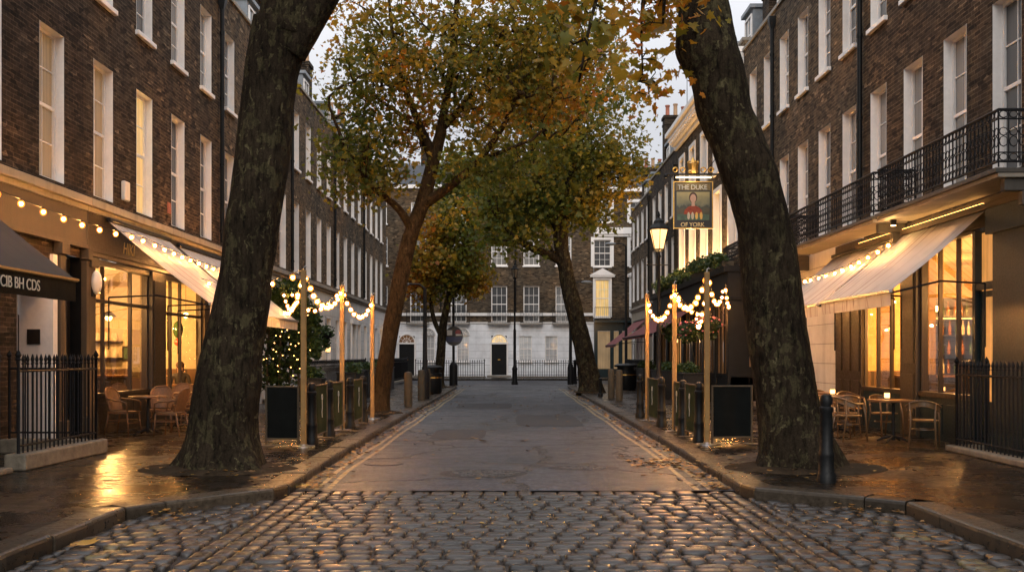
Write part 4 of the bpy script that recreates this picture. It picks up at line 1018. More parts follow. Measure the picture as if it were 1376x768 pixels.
for c in (-5.0, .25): 
    m = MB(None); x, y, z = far_T(c, .08, 0); m.tube([(x, y, 4.7), (x, y, 13.2)], .05, 6); m.build('drainpipe', 'black_paint', F1)

F2 = far_house('corner_house', 'brick house at the far right with a pedimented lit window over a teal shopfront', 5.76, 15.0, 13.3, 'brick_far', None)
cx2 = [6.35, 8.9, 11.45, 13.9]; holes = []
for c in cx2: holes += [(c - .5, c + .5, 4.35, 6.95), (c - .6, c + .6, 7.9, 9.75), (c - .6, c + .6, 11.0, 12.4)]
mb = MB(far_T); mb.sheet(5.76, 15, 4.1, 13.3, holes); mb.face([(15, 0, 0), (15, -8, 0), (15, -8, 13.3), (15, 0, 13.3)]); mb.build('wall', 'brick_far', F2, nrm=False)
for k in range(0, len(holes), 3):
    for j in range(3): window(far_T, F2, *holes[k + j], rec=.14, cols=3, pm='pane_lit' if (j == 0 and k == 0) else 'pane_dark', surround=.16 if j == 0 else .2, sill=True)
for c in cx2:
    m = MB(far_T); m.box(c - .86, c + .86, .0505, .2, 7.13, 7.25)
    i = [m.p(*q) for q in ((c - .92, .05, 7.253), (c + .92, .05, 7.253), (c, .05, 7.75), (c - .92, .24, 7.253), (c + .92, .24, 7.253), (c, .24, 7.75))]
    for q in ((0, 1, 2), (3, 5, 4), (0, 3, 4, 1), (1, 4, 5, 2), (2, 5, 3, 0)): m.idx([i[w] for w in q])
    m.build('pediment', 'white_trim', F2)
mb = MB(far_T); mb.box(5.76, 15, .001, .22, 10.15, 10.6); mb.box(5.76, 15, .001, .12, 9.98, 10.145); mb.box(5.76, 15, -.3, .3, 13.1, 13.4); mb.build('band', 'white_trim', F2)
mb = MB(far_T); mb.box(5.77, 15, -.3, .05, 3.35, 4.1); mb.box(5.77, 15, .0505, .35, 3.95, 4.09); mb.box(5.77, 15, -.28, .04, PZ, .7)
for u in (5.77, 6.9, 7.5, 8.6, 9.8, 11, 12.2, 13.4, 14.7): mb.box(u, u + .25, -.2, .09, PZ, 3.35)
mb.build('shopfront', 'teal_paint', F2)
mb = MB(far_T); mb.face([(5.9, -.1, .7), (14.8, -.1, .7), (14.8, -.1, 3.34), (5.9, -.1, 3.34)]); mb.build('pane', 'pane_shop', F2)
m = MB(None)
for z in (4.2, 5.0): m.tube([far_T(5.8, .32, z), far_T(14.9, .32, z)], .022, 5)
for j in range(66): u = 5.8 + 9.1 * j / 65; m.tube([far_T(u, .32, 4.1), far_T(u, .32, 5.0)], .013, 4)
m.build('railing', 'black_iron', F2)
roof(far_T, F2, 5.76, 15, 13.3, (7.6, 11, 13))
F3 = far_house('end_house', 'plain brick house beyond the far left corner of the street', -30, -13.02, 12.8, 'brick_dark', None)
mb = MB(far_T); hs = [(-30 + 1 + 2.4 * j, -30 + 2.1 + 2.4 * j, z, z + 2.1) for j in range(7) for z in (1.2, 4.6, 8.2)]; mb.sheet(-30, -13.02, 0, 12.8, hs); mb.build('wall', 'brick_dark', F3, nrm=False)
for h in hs: window(far_T, F3, *h)
roof(far_T, F3, -30, -13.02, 12.8)
F4 = far_house('end_house', 'plain brick house beyond the far right corner of the street', 15.02, 30, 12.8, 'brick_dark', None)
mb = MB(far_T); hs = [(15 + 1 + 2.4 * j, 15 + 2.1 + 2.4 * j, z, z + 2.1) for j in range(6) for z in (1.2, 4.6, 8.2)]; mb.sheet(15.02, 30, 0, 12.8, hs); mb.build('wall', 'brick_dark', F4, nrm=False)
for h in hs: window(far_T, F4, *h)
roof(far_T, F4, 15.02, 30, 12.8)
# ------------------------------------------------------------------ trees
def limb_mesh(mb, pts, n=20, sub=6, amp=.05, seed=0.0, flare=0.0, knots=()):
    """smooth tapered limb through (x, y, z, r), bulging like old plane wood"""
    P = [Vector(p[:3]) for p in pts]; rad = [p[3] for p in pts]; C = []; Rr = []
    for i in range(len(P) - 1):
        p0 = P[max(i - 1, 0)]; p1 = P[i]; p2 = P[i + 1]; p3 = P[min(i + 2, len(P) - 1)]
        for k in range(sub):
            t = k / sub; C.append(.5 * ((2 * p1) + (p2 - p0) * t + (2 * p0 - 5 * p1 + 4 * p2 - p3) * t * t + (3 * p1 - p0 - 3 * p2 + p3) * t ** 3)); Rr.append(rad[i] * (1 - t) + rad[i + 1] * t)
    C.append(P[-1]); Rr.append(rad[-1])
    rings = []; prev = None
    for i, p in enumerate(C):
        d = (C[min(i + 1, len(C) - 1)] - C[max(i - 1, 0)]).normalized()
        a = Vector((1, 0, 0)) if prev is None else prev
        a = (a - d * a.dot(d)).normalized(); prev = a; b = d.cross(a); r = []
        for j in range(n):
            th = 2 * PI * j / n; q = Rr[i]; w = p + (a * math.cos(th) + b * math.sin(th)) * q
            k = 1 + amp * (mnoise.noise(w * 1.3 + Vector((seed, 0, 0))) * 1.5 + mnoise.noise(w * 3.1 + Vector((0, seed, 0))) * .7 + .35 * mnoise.noise(w * 8))
            if flare: 
                hz = max(0.0, 1 - (p.z - P[0].z) / flare); k += hz ** 2 * (.12 + .40 * max(0, math.sin(th * 5 + seed) * .6 + math.sin(th * 3 + seed * 2) * .5))
            for (kp, kr, ka) in knots:
                dd = (w - Vector(kp)).length
                if dd < kr: k += ka * (1 - (dd / kr) ** 2)
            r.append(mb.p(*(p + (a * math.cos(th) + b * math.sin(th)) * q * k)))
        rings.append(r)
    for r0, r1 in zip(rings, rings[1:]):
        for j in range(n): mb.idx([r0[j], r0[(j + 1) % n], r1[(j + 1) % n], r1[j]])
    mb.idx(rings[-1]); mb.idx(rings[0][::-1])
    return C, Rr

def tree(label, trunk, limbs, blobs, n_att, per, lsize, bark_m, leaf_m, tint_fn, seed, nseg=18, flare=.9, knots=(), star=True, spread=.42, twig=.007, maxr=.07, trunk_sub=8, trunk_amp=.055, name='plane_tree', bias=.5):
    rng = np.random.default_rng(seed); rr = random.Random(seed)
    root = thing(name, label, 'tree', tuple(trunk[0][:3]), 'street trees')
    mb = MB(); nodes = []
    C, Rr = limb_mesh(mb, trunk, nseg, trunk_sub, trunk_amp, seed * 1.7, flare, knots)
    nodes += [(c, r) for c, r in zip(C[len(C) // 2:], Rr[len(C) // 2:])]
    mb.build('trunk', bark_m, root, smooth=True)
    mb = MB()
    for l in limbs:
        C, Rr = limb_mesh(mb, l, max(7, nseg // 2), 6, .06, seed * 2.3); nodes += [(c, r) for c, r in zip(C, Rr)]
    # attractors inside the crown, nearest first; each grows a bent branch from the nearest wood
    att = []
    tot = sum(b[6] for b in blobs)
    for b in blobs:
        for _ in range(int(n_att * b[6] / tot)):
            v = rng.normal(size=3); v /= np.linalg.norm(v); q = rng.random() ** bias
            att.append(Vector((b[0] + v[0] * b[3] * q, b[1] + v[1] * b[4] * q, b[2] + v[2] * b[5] * q)))
    pos = [c for c, r in nodes]; par = [-1] * len(pos); base = [r for c, r in nodes]
    NP = np.array([tuple(p) for p in pos]); 
    d0 = np.array([np.min(np.linalg.norm(NP - np.array(a), axis=1)) for a in att]); order = np.argsort(d0)
    paths = []
    for ai in order:
        a = att[ai]; D = np.linalg.norm(NP - np.array(a), axis=1) ; D = D + np.maximum(0, NP[:, 2] - a.z) * .5
        k = int(np.argmin(D)); p0 = pos[k]; L = (a - p0).length
        if L < .12: continue
        m = max(2, int(L / .35)); ids = [k]; side = Vector((rr.gauss(0, 1), rr.gauss(0, 1), rr.gauss(0, .6))) * .12 * L
        new = []
        for i in range(1, m + 1):
            t = i / m; q = p0.lerp(a, t) + side * math.sin(PI * t) + Vector((rr.gauss(0, .03), rr.gauss(0, .03), rr.gauss(0, .03) + .10 * L * math.sin(PI * t)))
            pos.append(q); par.append(ids[-1]); base.append(0); ids.append(len(pos) - 1); new.append(tuple(q))
        NP = np.vstack([NP, np.array(new)]); paths.append(ids)
    cnt = [0] * len(pos)
    for ids in paths: cnt[ids[-1]] += 1
    for i in range(len(pos) - 1, -1, -1):
        if par[i] >= 0: cnt[par[i]] += cnt[i]
    for ids in paths:
        pts = [pos[i] for i in ids]; rad = [min(maxr, twig * max(1, cnt[i]) ** .5) for i in ids]; rad[0] = rad[1]; rad[-1] = twig * .7
        mb.tube(pts, rad, 5, cap=False)
    mb.build('branches', bark_m, root, smooth=True)
    LP = []
    for ids in paths:
        for q in range(per):
            i = ids[-1] if rr.random() < .6 else ids[rr.randrange(max(1, len(ids) // 3), len(ids))]
            LP.append(tuple(pos[i] + Vector((rr.gauss(0, spread), rr.gauss(0, spread), rr.gauss(0, spread * .75)))))
    LP = np.array(LP); S = lsize * rng.lognormal(-.08, .30, len(LP))
    # clumps of like colour: smooth noise plus a little per-leaf scatter
    cl = np.array([mnoise.noise(Vector(p) * .55 + Vector((seed * 3.1, 0, 0))) for p in LP]); fl = rng.normal(0, .15, len(LP))
    T = tint_fn(LP) + cl * .6 + fl
    leaves('crown', LP, S, T, leaf_m, root, star=star, rng=rng)
    return root

# near left plane: leaning trunk
tree('massive mottled plane tree leaning over the left pavement in the foreground',
     [(-3.90, 13.8, .05, .58), (-3.89, 13.8, .35, .50), (-3.87, 13.8, .85, .445), (-3.78, 13.8, 1.7, .40), (-3.63, 13.8, 2.42, .365), (-3.49, 13.8, 3.43, .345), (-3.34, 13.8, 4.43, .365), (-3.24, 13.8, 5.43, .35), (-3.10, 13.8, 6.1, .38)],
     [[(-3.08, 13.8, 5.9, .38), (-3.02, 13.9, 6.8, .33), (-3.2, 14.2, 8.2, .27), (-3.5, 14.6, 10.2, .20), (-3.7, 15, 12.2, .12)],
      [(-3.0, 13.75, 5.75, .26), (-2.72, 13.7, 6.10, .20), (-2.42, 13.6, 6.5, .17), (-1.8, 13.3, 7.3, .14), (-.9, 12.8, 8.1, .10), (.2, 12.2, 8.6, .06)],
      [(-3.1, 13.9, 6.6, .2), (-4.0, 13.2, 7.4, .13), (-5.0, 12.4, 7.9, .08)]],
     [(-3.6, 14.8, 11.2, 2.6, 2.6, 2.0, 1.0), (-4.6, 12.6, 7.75, .9, .9, .32, .18), (-.6, 12.6, 8.6, 1.8, 1.2, .6, .4)], 260, 20, .17, 'bark_dark', 'leaf_autumn', lambda P: .62 + 0 * P[:, 0], 3, 40, .85, trunk_amp=.05)
# near right plane with its bulge, twigs hanging down into the picture
tree('massive foreground plane tree on the right with a bulge high on its leaning trunk',
     [(3.90, 13.9, .05, .58), (3.86, 13.9, .35, .50), (3.77, 13.9, .85, .435), (3.68, 13.9, 1.42, .405), (3.52, 13.9, 2.43, .405), (3.40, 13.9, 3.44, .37), (3.09, 13.9, 4.45, .36), (2.90, 13.9, 4.95, .365), (2.78, 13.9, 5.46, .37), (2.66, 13.9, 5.85, .39), (2.60, 13.9, 6.45, .33)],
     [[(2.62, 13.9, 6.2, .33), (2.58, 14, 7.4, .28), (2.9, 14.3, 9.4, .22), (3.2, 14.8, 11.6, .14)],
      [(2.55, 13.85, 6.6, .2), (2.0, 13.2, 7.25, .14), (1.3, 12.2, 7.5, .10), (.5, 11.2, 7.35, .07), (-.1, 10.6, 7.0, .045)],
      [(1.6, 12.6, 7.4, .07), (1.3, 11.6, 6.6, .045), (1.05, 11.0, 5.9, .03), (.85, 10.8, 5.25, .018), (.70, 10.7, 4.5, .010)],
      [(2.3, 13.5, 6.95, .08), (2.05, 12.8, 6.6, .05), (1.85, 12.3, 6.1, .03), (1.8, 12.2, 5.6, .014)],
      [(2.5, 13.9, 7.0, .1), (1.9, 13.9, 6.7, .05), (1.75, 13.8, 6.2, .02), (1.75, 13.7, 5.4, .008)],
      [(.6, 11.3, 7.3, .05), (.2, 10.9, 6.5, .03), (.05, 10.7, 5.7, .015)],
      [(2.7, 14, 7.2, .14), (3.4, 12.9, 7.7, .09), (4.3, 12.0, 7.9, .05)]],
     [(3.2, 14.8, 10.6, 2.4, 2.2, 1.8, 1.0), (.55, 10.9, 6.25, 1.35, .8, .75, .70), (1.75, 12.4, 6.2, .62, .7, .85, .26), (.8, 10.85, 5.0, .38, .4, .55, .16), (1.95, 13.75, 6.1, .42, .35, .8, .22), (1.78, 13.7, 5.25, .25, .25, .28, .07), (-.1, 10.9, 6.45, .85, .6, .5, .35)], 330, 10, .118, 'bark_dark', 'leaf_autumn', lambda P: .50 + .12 * (P[:, 2] > 6), 5, 40, .85, knots=(((2.28, 13.85, 5.80), .45, .17),), spread=.22, trunk_amp=.05)
# left middle plane, lit orange by the bulbs
tree('mid-distance plane tree on the left kerb, its right-leaning trunk lit orange by the bulbs',
     [(-3.49, 27, .05, .30), (-3.47, 27, .4, .25), (-3.37, 27, 1.22, .22), (-3.04, 27, 3.16, .21), (-2.75, 27, 4.53, .205), (-2.62, 27, 4.95, .20), (-2.33, 27, 5.75, .20), (-2.04, 27, 6.9, .17), (-1.85, 27, 7.6, .14)],
     [[(-2.62, 27, 4.9, .13), (-2.95, 26.7, 5.45, .10), (-3.63, 26.4, 6.05, .08), (-4.2, 26, 6.9, .05), (-4.6, 25.8, 7.9, .03)],
      [(-2.35, 27, 5.6, .15), (-1.6, 26.6, 6.05, .12), (-.92, 26.2, 6.55, .095), (-.25, 25.9, 7.4, .07), (.2, 25.6, 8.3, .045)],
      [(-.95, 26.2, 6.55, .06), (-.2, 25.8, 6.8, .045), (.5, 25.5, 7.0, .03)],
      [(-2.04, 27, 6.9, .11), (-2.6, 27.2, 8.1, .09), (-3.1, 27.4, 9.6, .06), (-3.3, 27.4, 11.2, .04)],
      [(-1.9, 27, 7.5, .13), (-1.65, 27, 8.9, .10), (-1.5, 27, 10.5, .075), (-1.3, 27, 12.3, .05)],
      [(-1.85, 27, 7.6, .10), (-1.2, 26.8, 8.3, .08), (-.5, 26.6, 9.4, .06), (.1, 26.4, 10.8, .04)],
      [(-2.1, 27, 6.7, .08), (-2.7, 27.8, 7.9, .06), (-3.9, 28, 8.8, .035)]],
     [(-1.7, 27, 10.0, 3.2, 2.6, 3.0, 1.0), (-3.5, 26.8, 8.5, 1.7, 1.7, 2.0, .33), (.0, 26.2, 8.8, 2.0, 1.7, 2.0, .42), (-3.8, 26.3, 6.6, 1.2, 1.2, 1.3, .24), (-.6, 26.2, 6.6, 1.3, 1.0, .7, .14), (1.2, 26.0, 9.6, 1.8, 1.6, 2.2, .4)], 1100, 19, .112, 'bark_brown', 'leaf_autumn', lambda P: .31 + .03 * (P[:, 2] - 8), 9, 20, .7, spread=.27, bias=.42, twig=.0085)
# right middle plane
tree('dark leaning plane tree farther up the right kerb, its limb arching over the road',
     [(3.23, 42, .05, .56), (3.2, 42, .45, .46), (3.05, 42, 1.3, .40), (2.80, 42, 2.47, .375), (2.44, 42, 4.0, .33), (2.13, 42, 5.5, .30), (2.0, 42, 6.44, .31), (2.05, 42, 7.4, .25), (2.2, 42, 8.4, .2)],
     [[(2.1, 42, 5.45, .2), (1.5, 41.8, 5.75, .17), (.58, 41.5, 6.1, .13), (-.3, 41.2, 6.85, .09), (-1.1, 41, 7.9, .05)],
      [(2.0, 42, 6.6, .2), (1.5, 41.8, 7.6, .16), (1.0, 41.6, 9.2, .12), (.7, 41.5, 11, .08)],
      [(2.2, 42, 8.3, .18), (2.6, 42, 9.8, .13), (2.8, 42, 11.8, .08)],
      [(2.05, 42, 7.2, .15), (2.9, 41.8, 8.1, .11), (3.8, 41.6, 9.2, .07)],
      [(.58, 41.5, 6.1, .08), (.1, 41.2, 6.2, .05), (-.8, 41, 6.3, .03)]],
     [(2.0, 42, 10.2, 3.6, 3, 3.0, 1.0), (1.6, 42, 12.6, 3.4, 2.6, 2.2, .7), (.2, 41.4, 8.2, 2.0, 1.8, 1.5, .4), (3.9, 41.7, 9.2, 1.5, 1.4, 1.6, .25), (.1, 41.3, 6.6, 1.6, 1.2, .8, .16), (2.9, 42, 7.5, 1.6, 1.4, .9, .2)], 980, 18, .155, 'bark_dark', 'leaf_green', lambda P: .42 + .05 * (P[:, 2] - 9), 13, 18, .8, spread=.36, bias=.42, twig=.008)
# small left tree near the end
tree('small yellow-green tree with a forked trunk near the end of the left pavement',
     [(-3.5, 49, .05, .30), (-3.5, 49, .4, .25), (-3.42, 49, 1.5, .22), (-3.35, 49, 2.6, .22), (-3.25, 49, 3.4, .18), (-3.05, 49, 4.3, .15), (-2.9, 49, 5.3, .11)],
     [[(-3.4, 49, 2.6, .13), (-3.75, 49, 3.4, .11), (-3.95, 48.9, 4.6, .08), (-4.2, 48.8, 5.9, .05)], [(-3.1, 49, 4.2, .1), (-2.5, 48.8, 4.9, .07), (-1.9, 48.6, 5.7, .04)], [(-2.9, 49, 5.2, .09), (-2.9, 49, 6.6, .06), (-3.1, 49, 7.8, .03)]],
     [(-3.2, 49, 6.0, 2.0, 1.8, 1.7, 1.0), (-4.3, 48.8, 5.2, 1.0, 1.0, 1.1, .25), (-2.0, 48.7, 5.1, 1.1, 1.0, .8, .25), (-3.0, 49, 8.0, 1.8, 1.6, 1.6, .5)], 460, 19, .17, 'bark_dark', 'leaf_autumn', lambda P: .36 + 0 * P[:, 0], 17, 14, .7, spread=.30, star=False, bias=.45)
# a farther tree closing the gap before the end facade
tree('dark green tree directly behind the right middle tree, nearest the end facade',
     [(4.0, 52.0, .05, .28), (3.48, 52.0, 2.6, .22), (3.02, 52.0, 4.6, .18), (2.65, 52, 6.7, .14)],
     [[(3.0, 52.0, 4.8, .12), (2.0, 51.9, 7.0, .09), (.8, 51.7, 8.6, .06), (-1.2, 51.6, 9.4, .03)], [(2.65, 52, 6.5, .1), (2.6, 52, 9.0, .07), (2.2, 52, 11.6, .04)]],
     [(-.6, 51.6, 9.4, 2.7, 1.8, 1.9, 1.0), (-2.4, 51.4, 10.4, 1.7, 1.6, 1.7, .4), (2.2, 51.8, 10.4, 2.4, 1.6, 2.4, .8)], 420, 20, .24, 'bark_dark', 'leaf_green', lambda P: .34 + 0 * P[:, 0], 23, 12, .7, spread=.42, star=False, bias=.5)
# ------------------------------------------------------------------ awnings
def awning(s, u0, u1, o1, z0, z1, mat, label, vd=.24, o0=.12, arms=True, scallop=False, edge='awning_pale'):
    T = side_T(s); X = XL if s < 0 else XR
    root = thing('awning', label, 'awning', (X, u0, z0)); mb = MB(T); n = 10; m = 12
    def pt(i, j):
        t = i / m; v = j / n; sag = .045 * math.sin(PI * t) * (1 - .15 * math.cos(v * 6 * PI)); return (u0 + (u1 - u0) * v, o0 + (o1 - o0) * t, z0 + (z1 - z0) * t - sag)
    g = [[mb.p(*pt(i, j)) for j in range(n + 1)] for i in range(m + 1)]
    for i in range(m):
        for j in range(n): mb.idx([g[i][j], g[i][j + 1], g[i + 1][j + 1], g[i + 1][j]])
    mb.build('canopy', mat, root, smooth=True)
    mb = MB(T); k = 30; top = []; bot = []
    for j in range(k + 1):
        u = u0 + (u1 - u0) * j / k; w = .02 * math.sin(j * 1.9) + .012 * math.sin(j * 4.1)
        top.append(mb.p(u, o1, z1 - .012)); bot.append(mb.p(u, o1 - .01 + w, z1 - vd - (.02 * (j % 2) if scallop else 0)))
    for j in range(k): mb.idx([top[j], top[j + 1], bot[j + 1], bot[j]])
    va = mb.build('valance', edge, root, smooth=True)
    mb = MB(T); mb.box(u0 - .02, u1 + .02, o1 - .03, o1 + .025, z1 - .035, z1 + .02); mb.build('front_bar', 'steel' if edge == 'awning_pale' else 'black_iron', root, bevel=.008)
    mb = MB(T); mb.box(u0 - .02, u1 + .02, .1, .19, z0 - .02, z0 + .06); mb.build('roller_box', 'black_paint', root, bevel=.02)
    if arms:
        for u in (u0 + .06, u1 - .06):
            mb = MB(); a, b, c = T(u, .12, z1 + .12), T(u, o1 * .5, z1 + .16), T(u, o1 - .04, z1 - .03); mb.tube([a, b, c], .017, 6); w = T(u, .12, z1 - .9); mb.tube([a, w], .015, 6); mb.build('arm', 'black_iron', root)
    return root
aw = awning(-1, 9.2, 14.8, 1.70, 4.04, 2.74, 'awning_grey', 'dark grey awning with white lettering on its black front flap at the left edge', vd=.32, edge='canvas_black')
text('lettering', 'OUCIB BH CDS', .205, 'lettering_pale', aw, basis((XL + 1.735, 12.22, 2.50), (0, 1, 0), (0, 0, 1)), spacing=.98)
mb = MB(); mb.box(XL + 1.70, XL + 1.74, 9.2, 14.82, 2.722, 2.75); mb.build('edge_trim', 'timber_pole', aw)
sd = MB(side_T(-1)); sd.face([(14.8, .12, 2.42), (14.8, 1.70, 2.42), (14.8, 1.70, 2.73), (14.8, .12, 2.9)]) if False else None
awning(-1, 19.95, 23.5, 2.12, 4.27, 2.66, 'awning_pale', 'pale striped awning over the cafe on the left, nearer of the two')
awning(-1, 24.1, 28.1, 2.12, 4.22, 2.58, 'awning_pale', 'pale striped awning on the left, farther one ending behind the near trunk')
awning(1, 16.35, 20.0, 1.66, 3.98, 2.68, 'awning_pale', 'pale striped awning over the restaurant on the right, nearer of the two')
awning(1, 20.25, 24.1, 1.66, 3.94, 2.66, 'awning_pale', 'pale striped awning on the right, farther one beside the leaning trunk')
a = awning(1, 36.6, 46.2, 2.7, 3.35, 2.42, 'awning_red', 'dark red awning along the pub front behind the light poles', o0=1.2, edge='canvas_red', arms=False, vd=.1)
awning(1, 57.4, 63.5, 1.9, 3.7, 2.25, 'awning_red', 'small red awning near the far right corner of the street', edge='canvas_red', vd=.12)

# ------------------------------------------------------------------ light poles and strings of bulbs
def pole_proto():
    r = thing('light_pole', '', 'pole'); mb = MB(); mb.box(-.043, .043, -.043, .043, .02, 2.95); mb.build('post', 'timber_pole', r, bevel=.01)
    mb = MB(); mb.lathe([(.19, 0), (.19, .02), (.06, .028), (.06, .05)], (0, 0, 0), 20); mb.build('base', 'steel', r)
    mb = MB(); mb.tube([(0, 0, 2.93), (0, 0, 2.99), (.03, 0, 3.02), (.05, 0, 3.0)], .009, 6); mb.build('hook', 'steel', r); return r
pp = pole_proto()
PL = [(-3.48, 17.1), (-3.45, 20.8), (-3.34, 24.5)]; PR = [(3.33, 17.5), (3.25, 20.5), (3.14, 23.8)]
nn = ['nearest', 'middle', 'farthest']
for k, (x, y) in enumerate(PL): put(pp, (x, y, PZ), 0, f'square timber light pole on the left pavement, {nn[k]} of its row of three', 'timber light poles')
for k, (x, y) in enumerate(PR): put(pp, (x, y, PZ), 0, f'square timber light pole on the right pavement, {nn[k]} of its row of three', 'timber light poles')
HP = PZ + 2.97
_bm = {}
def bulb_at(root, p, r=.052):
    key = r
    if key not in _bm:
        mb = MB(); mb.sphere((0, 0, -.05), r * .46, 8, 6); mb.cur = 1; mb.sphere((0, 0, -.05), r, 10, 8, (1, 1, 1.08)); mb.cur = 2; mb.lathe([(.016, -.02), (.018, .02)], (0, 0, 0), 8)
        o = mb.build('bulb', ['bulb_core', 'bulb_halo', 'black_iron'], None, smooth=True); _bm[key] = o.data; bpy.data.objects.remove(o)
    o = bpy.data.objects.new('bulb', _bm[key]); COL.objects.link(o); o.parent = root; o.location = Vector(p) - OFF[root.name]; return o
def string(A, B, sag, n, label, skip=0):
    A = Vector(A); B = Vector(B); root = thing('string_lights', label, 'string lights', tuple(A), 'strings of warm bulbs')
    pts = [A.lerp(B, t / 24) + Vector((0, 0, -sag * 4 * (t / 24) * (1 - t / 24))) for t in range(25)]
    mb = MB(); mb.tube(pts, .007, 5); mb.build('cable', 'black_iron', root)
    for k in range(n):
        t = (k + .5) / n; p = A.lerp(B, t) + Vector((R.gauss(0, .01), R.gauss(0, .01), -sag * 4 * t * (1 - t) - .02)); bulb_at(root, p)
    return root
def P3(q, z=HP): return (q[0], q[1], z)
string(P3(PL[0]), P3(PL[1], HP - .05), .46, 11, 'string of bulbs sagging between the nearest and middle left poles')
string(P3(PL[1], HP - .05), P3(PL[2], HP - .1), .46, 10, 'string of bulbs sagging between the middle and farthest left poles')
string(P3(PL[0]), (-7.85, 24.0, 3.75), .35, 8, 'string of bulbs from the nearest left pole back to the cafe awnings')
string(P3(PL[0], HP - .02), (-6.6, 29.6, 3.55), .55, 9, 'string of bulbs from the nearest left pole back to the climbing plant')
string(P3(PR[0]), P3(PR[1], HP - .1), .46, 11, 'string of bulbs sagging between the nearest and middle right poles')
string(P3(PR[1], HP - .1), P3(PR[2], HP - .12), .5, 10, 'string of bulbs sagging between the middle and farthest right poles')
string(P3(PR[0]), (6.4, 31.0, 3.75), .5, 8, 'string of bulbs from the nearest right pole back to the corner of the pub front')
string(P3(PR[1], HP - .1), (6.5, 33.5, 3.3), .35, 7, 'lower string of bulbs from the middle right pole back to the pub front')
string(P3(PL[0], HP - .08), (-6.2, 27.9, 2.9), .25, 7, 'lowest string of bulbs from the nearest left pole back past the awning end')
string(P3(PL[1], HP - .05), (-6.5, 30.0, 3.6), .5, 8, 'string of bulbs from the middle left pole back to the climbing plant')
string(P3(PR[0], HP - .05), (6.55, 36.5, 3.1), .6, 10, 'long low string of bulbs from the nearest right pole back along the pub front')
string((5.0, 24.0, 3.35), (6.62, 31.2, 3.2), .2, 6, 'short string of bulbs hanging before the near corner of the pub front')
string((-7.42, 14.4, 4.06), (-7.15, 19.6, 3.95), .08, 8, 'string of bulbs along the fascia over the left doorways')
string((-7.15, 19.6, 3.95), (-7.05, 27.4, 3.74), .06, 14, 'string of bulbs running above the cafe awnings on the left')
string((6.98, 18.7, 3.78), (6.98, 25.2, 3.50), .14, 12, 'string of bulbs under the right balconies above the awnings')

# ------------------------------------------------------------------ bollards and canvas barriers
def bollard_proto():
    r = thing('bollard', '', 'bollard'); mb = MB()
    mb.lathe([(.135, 0), (.135, .10), (.115, .13), (.105, .30), (.112, .32), (.112, .36), (.10, .38), (.085, .84), (.10, .86), (.10, .90), (.075, .92), (.085, .955), (.088, 1.0), (.07, 1.045), (.03, 1.065), (.002, 1.07)], (0, 0, 0), 16); mb.build('post', 'black_paint', r, smooth='auto'); return r
bp = bollard_proto(); bp.scale = (.86, .86, 1)
bl = [(-3.42, 17.5, 'first black bollard behind the nearest left light pole'), (-3.42, 19.15, 'black bollard between the nearest and middle left light poles'), (-3.40, 21.5, 'black bollard just behind the middle left light pole'), (-3.37, 23.2, 'round-topped black bollard between the middle and farthest left light poles'),
      (3.28, 17.95, 'first black bollard behind the nearest right light pole'), (3.24, 19.4, 'black bollard between the nearest and middle right light poles'), (3.2, 21.9, 'black bollard between the middle and farthest right light poles'), (3.14, 25.1, 'black bollard just past the farthest right light pole'),
      (3.79, 12.35, 'tall black bollard at the foot of the near right trunk')]
for x, y, lb in bl: put(bp, (x, y, PZ), R.uniform(0, 6), lb, 'black iron bollards')
def wood_proto():
    r = thing('timber_bollard', '', 'bollard'); mb = MB(); mb.lathe([(.12, 0), (.125, .2), (.12, .96), (.105, 1.02), (.002, 1.045)], (0, 0, 0), 14); mb.build('post', 'old_timber', r, smooth='auto')
    return r
wp = wood_proto()
for x, y, lb in ((-3.1, 30.6, 'weathered timber bollard nearest the leaning left middle tree'), (-3.1, 35.0, 'weathered timber bollard second from the left middle tree'), (-3.15, 38.0, 'weathered timber bollard third from the left middle tree, by the lamp post'),
                 (3.62, 34.6, 'weathered timber bollard on the right pavement just in front of the right middle tree'), (3.55, 36.6, 'weathered timber bollard beside the right middle tree base')): put(wp, (x, y, PZ), 0, lb, 'timber bollards')
mb = MB(); mb.lathe([(.09, 0), (.09, .1), (.06, .12), (.055, .62), (.075, .66), (.002, .7)], (3.3, 38.2, PZ), 12); tag(mb.build('short_bollard', 'black_paint', None, smooth='auto'), 'short thin black bollard just left of the timber ones on the right kerb', 'bollard')
mb = MB(); mb.lathe([(.12, 0), (.12, .12), (.09, .15), (.08, 1.2), (.1, 1.25), (.002, 1.32)], (3.35, 66.4 - 12, PZ), 12); tag(mb.build('tall_bollard', 'black_paint', None, smooth='auto'), 'slim black bollard at the far right kerb corner before the white facade', 'bollard')

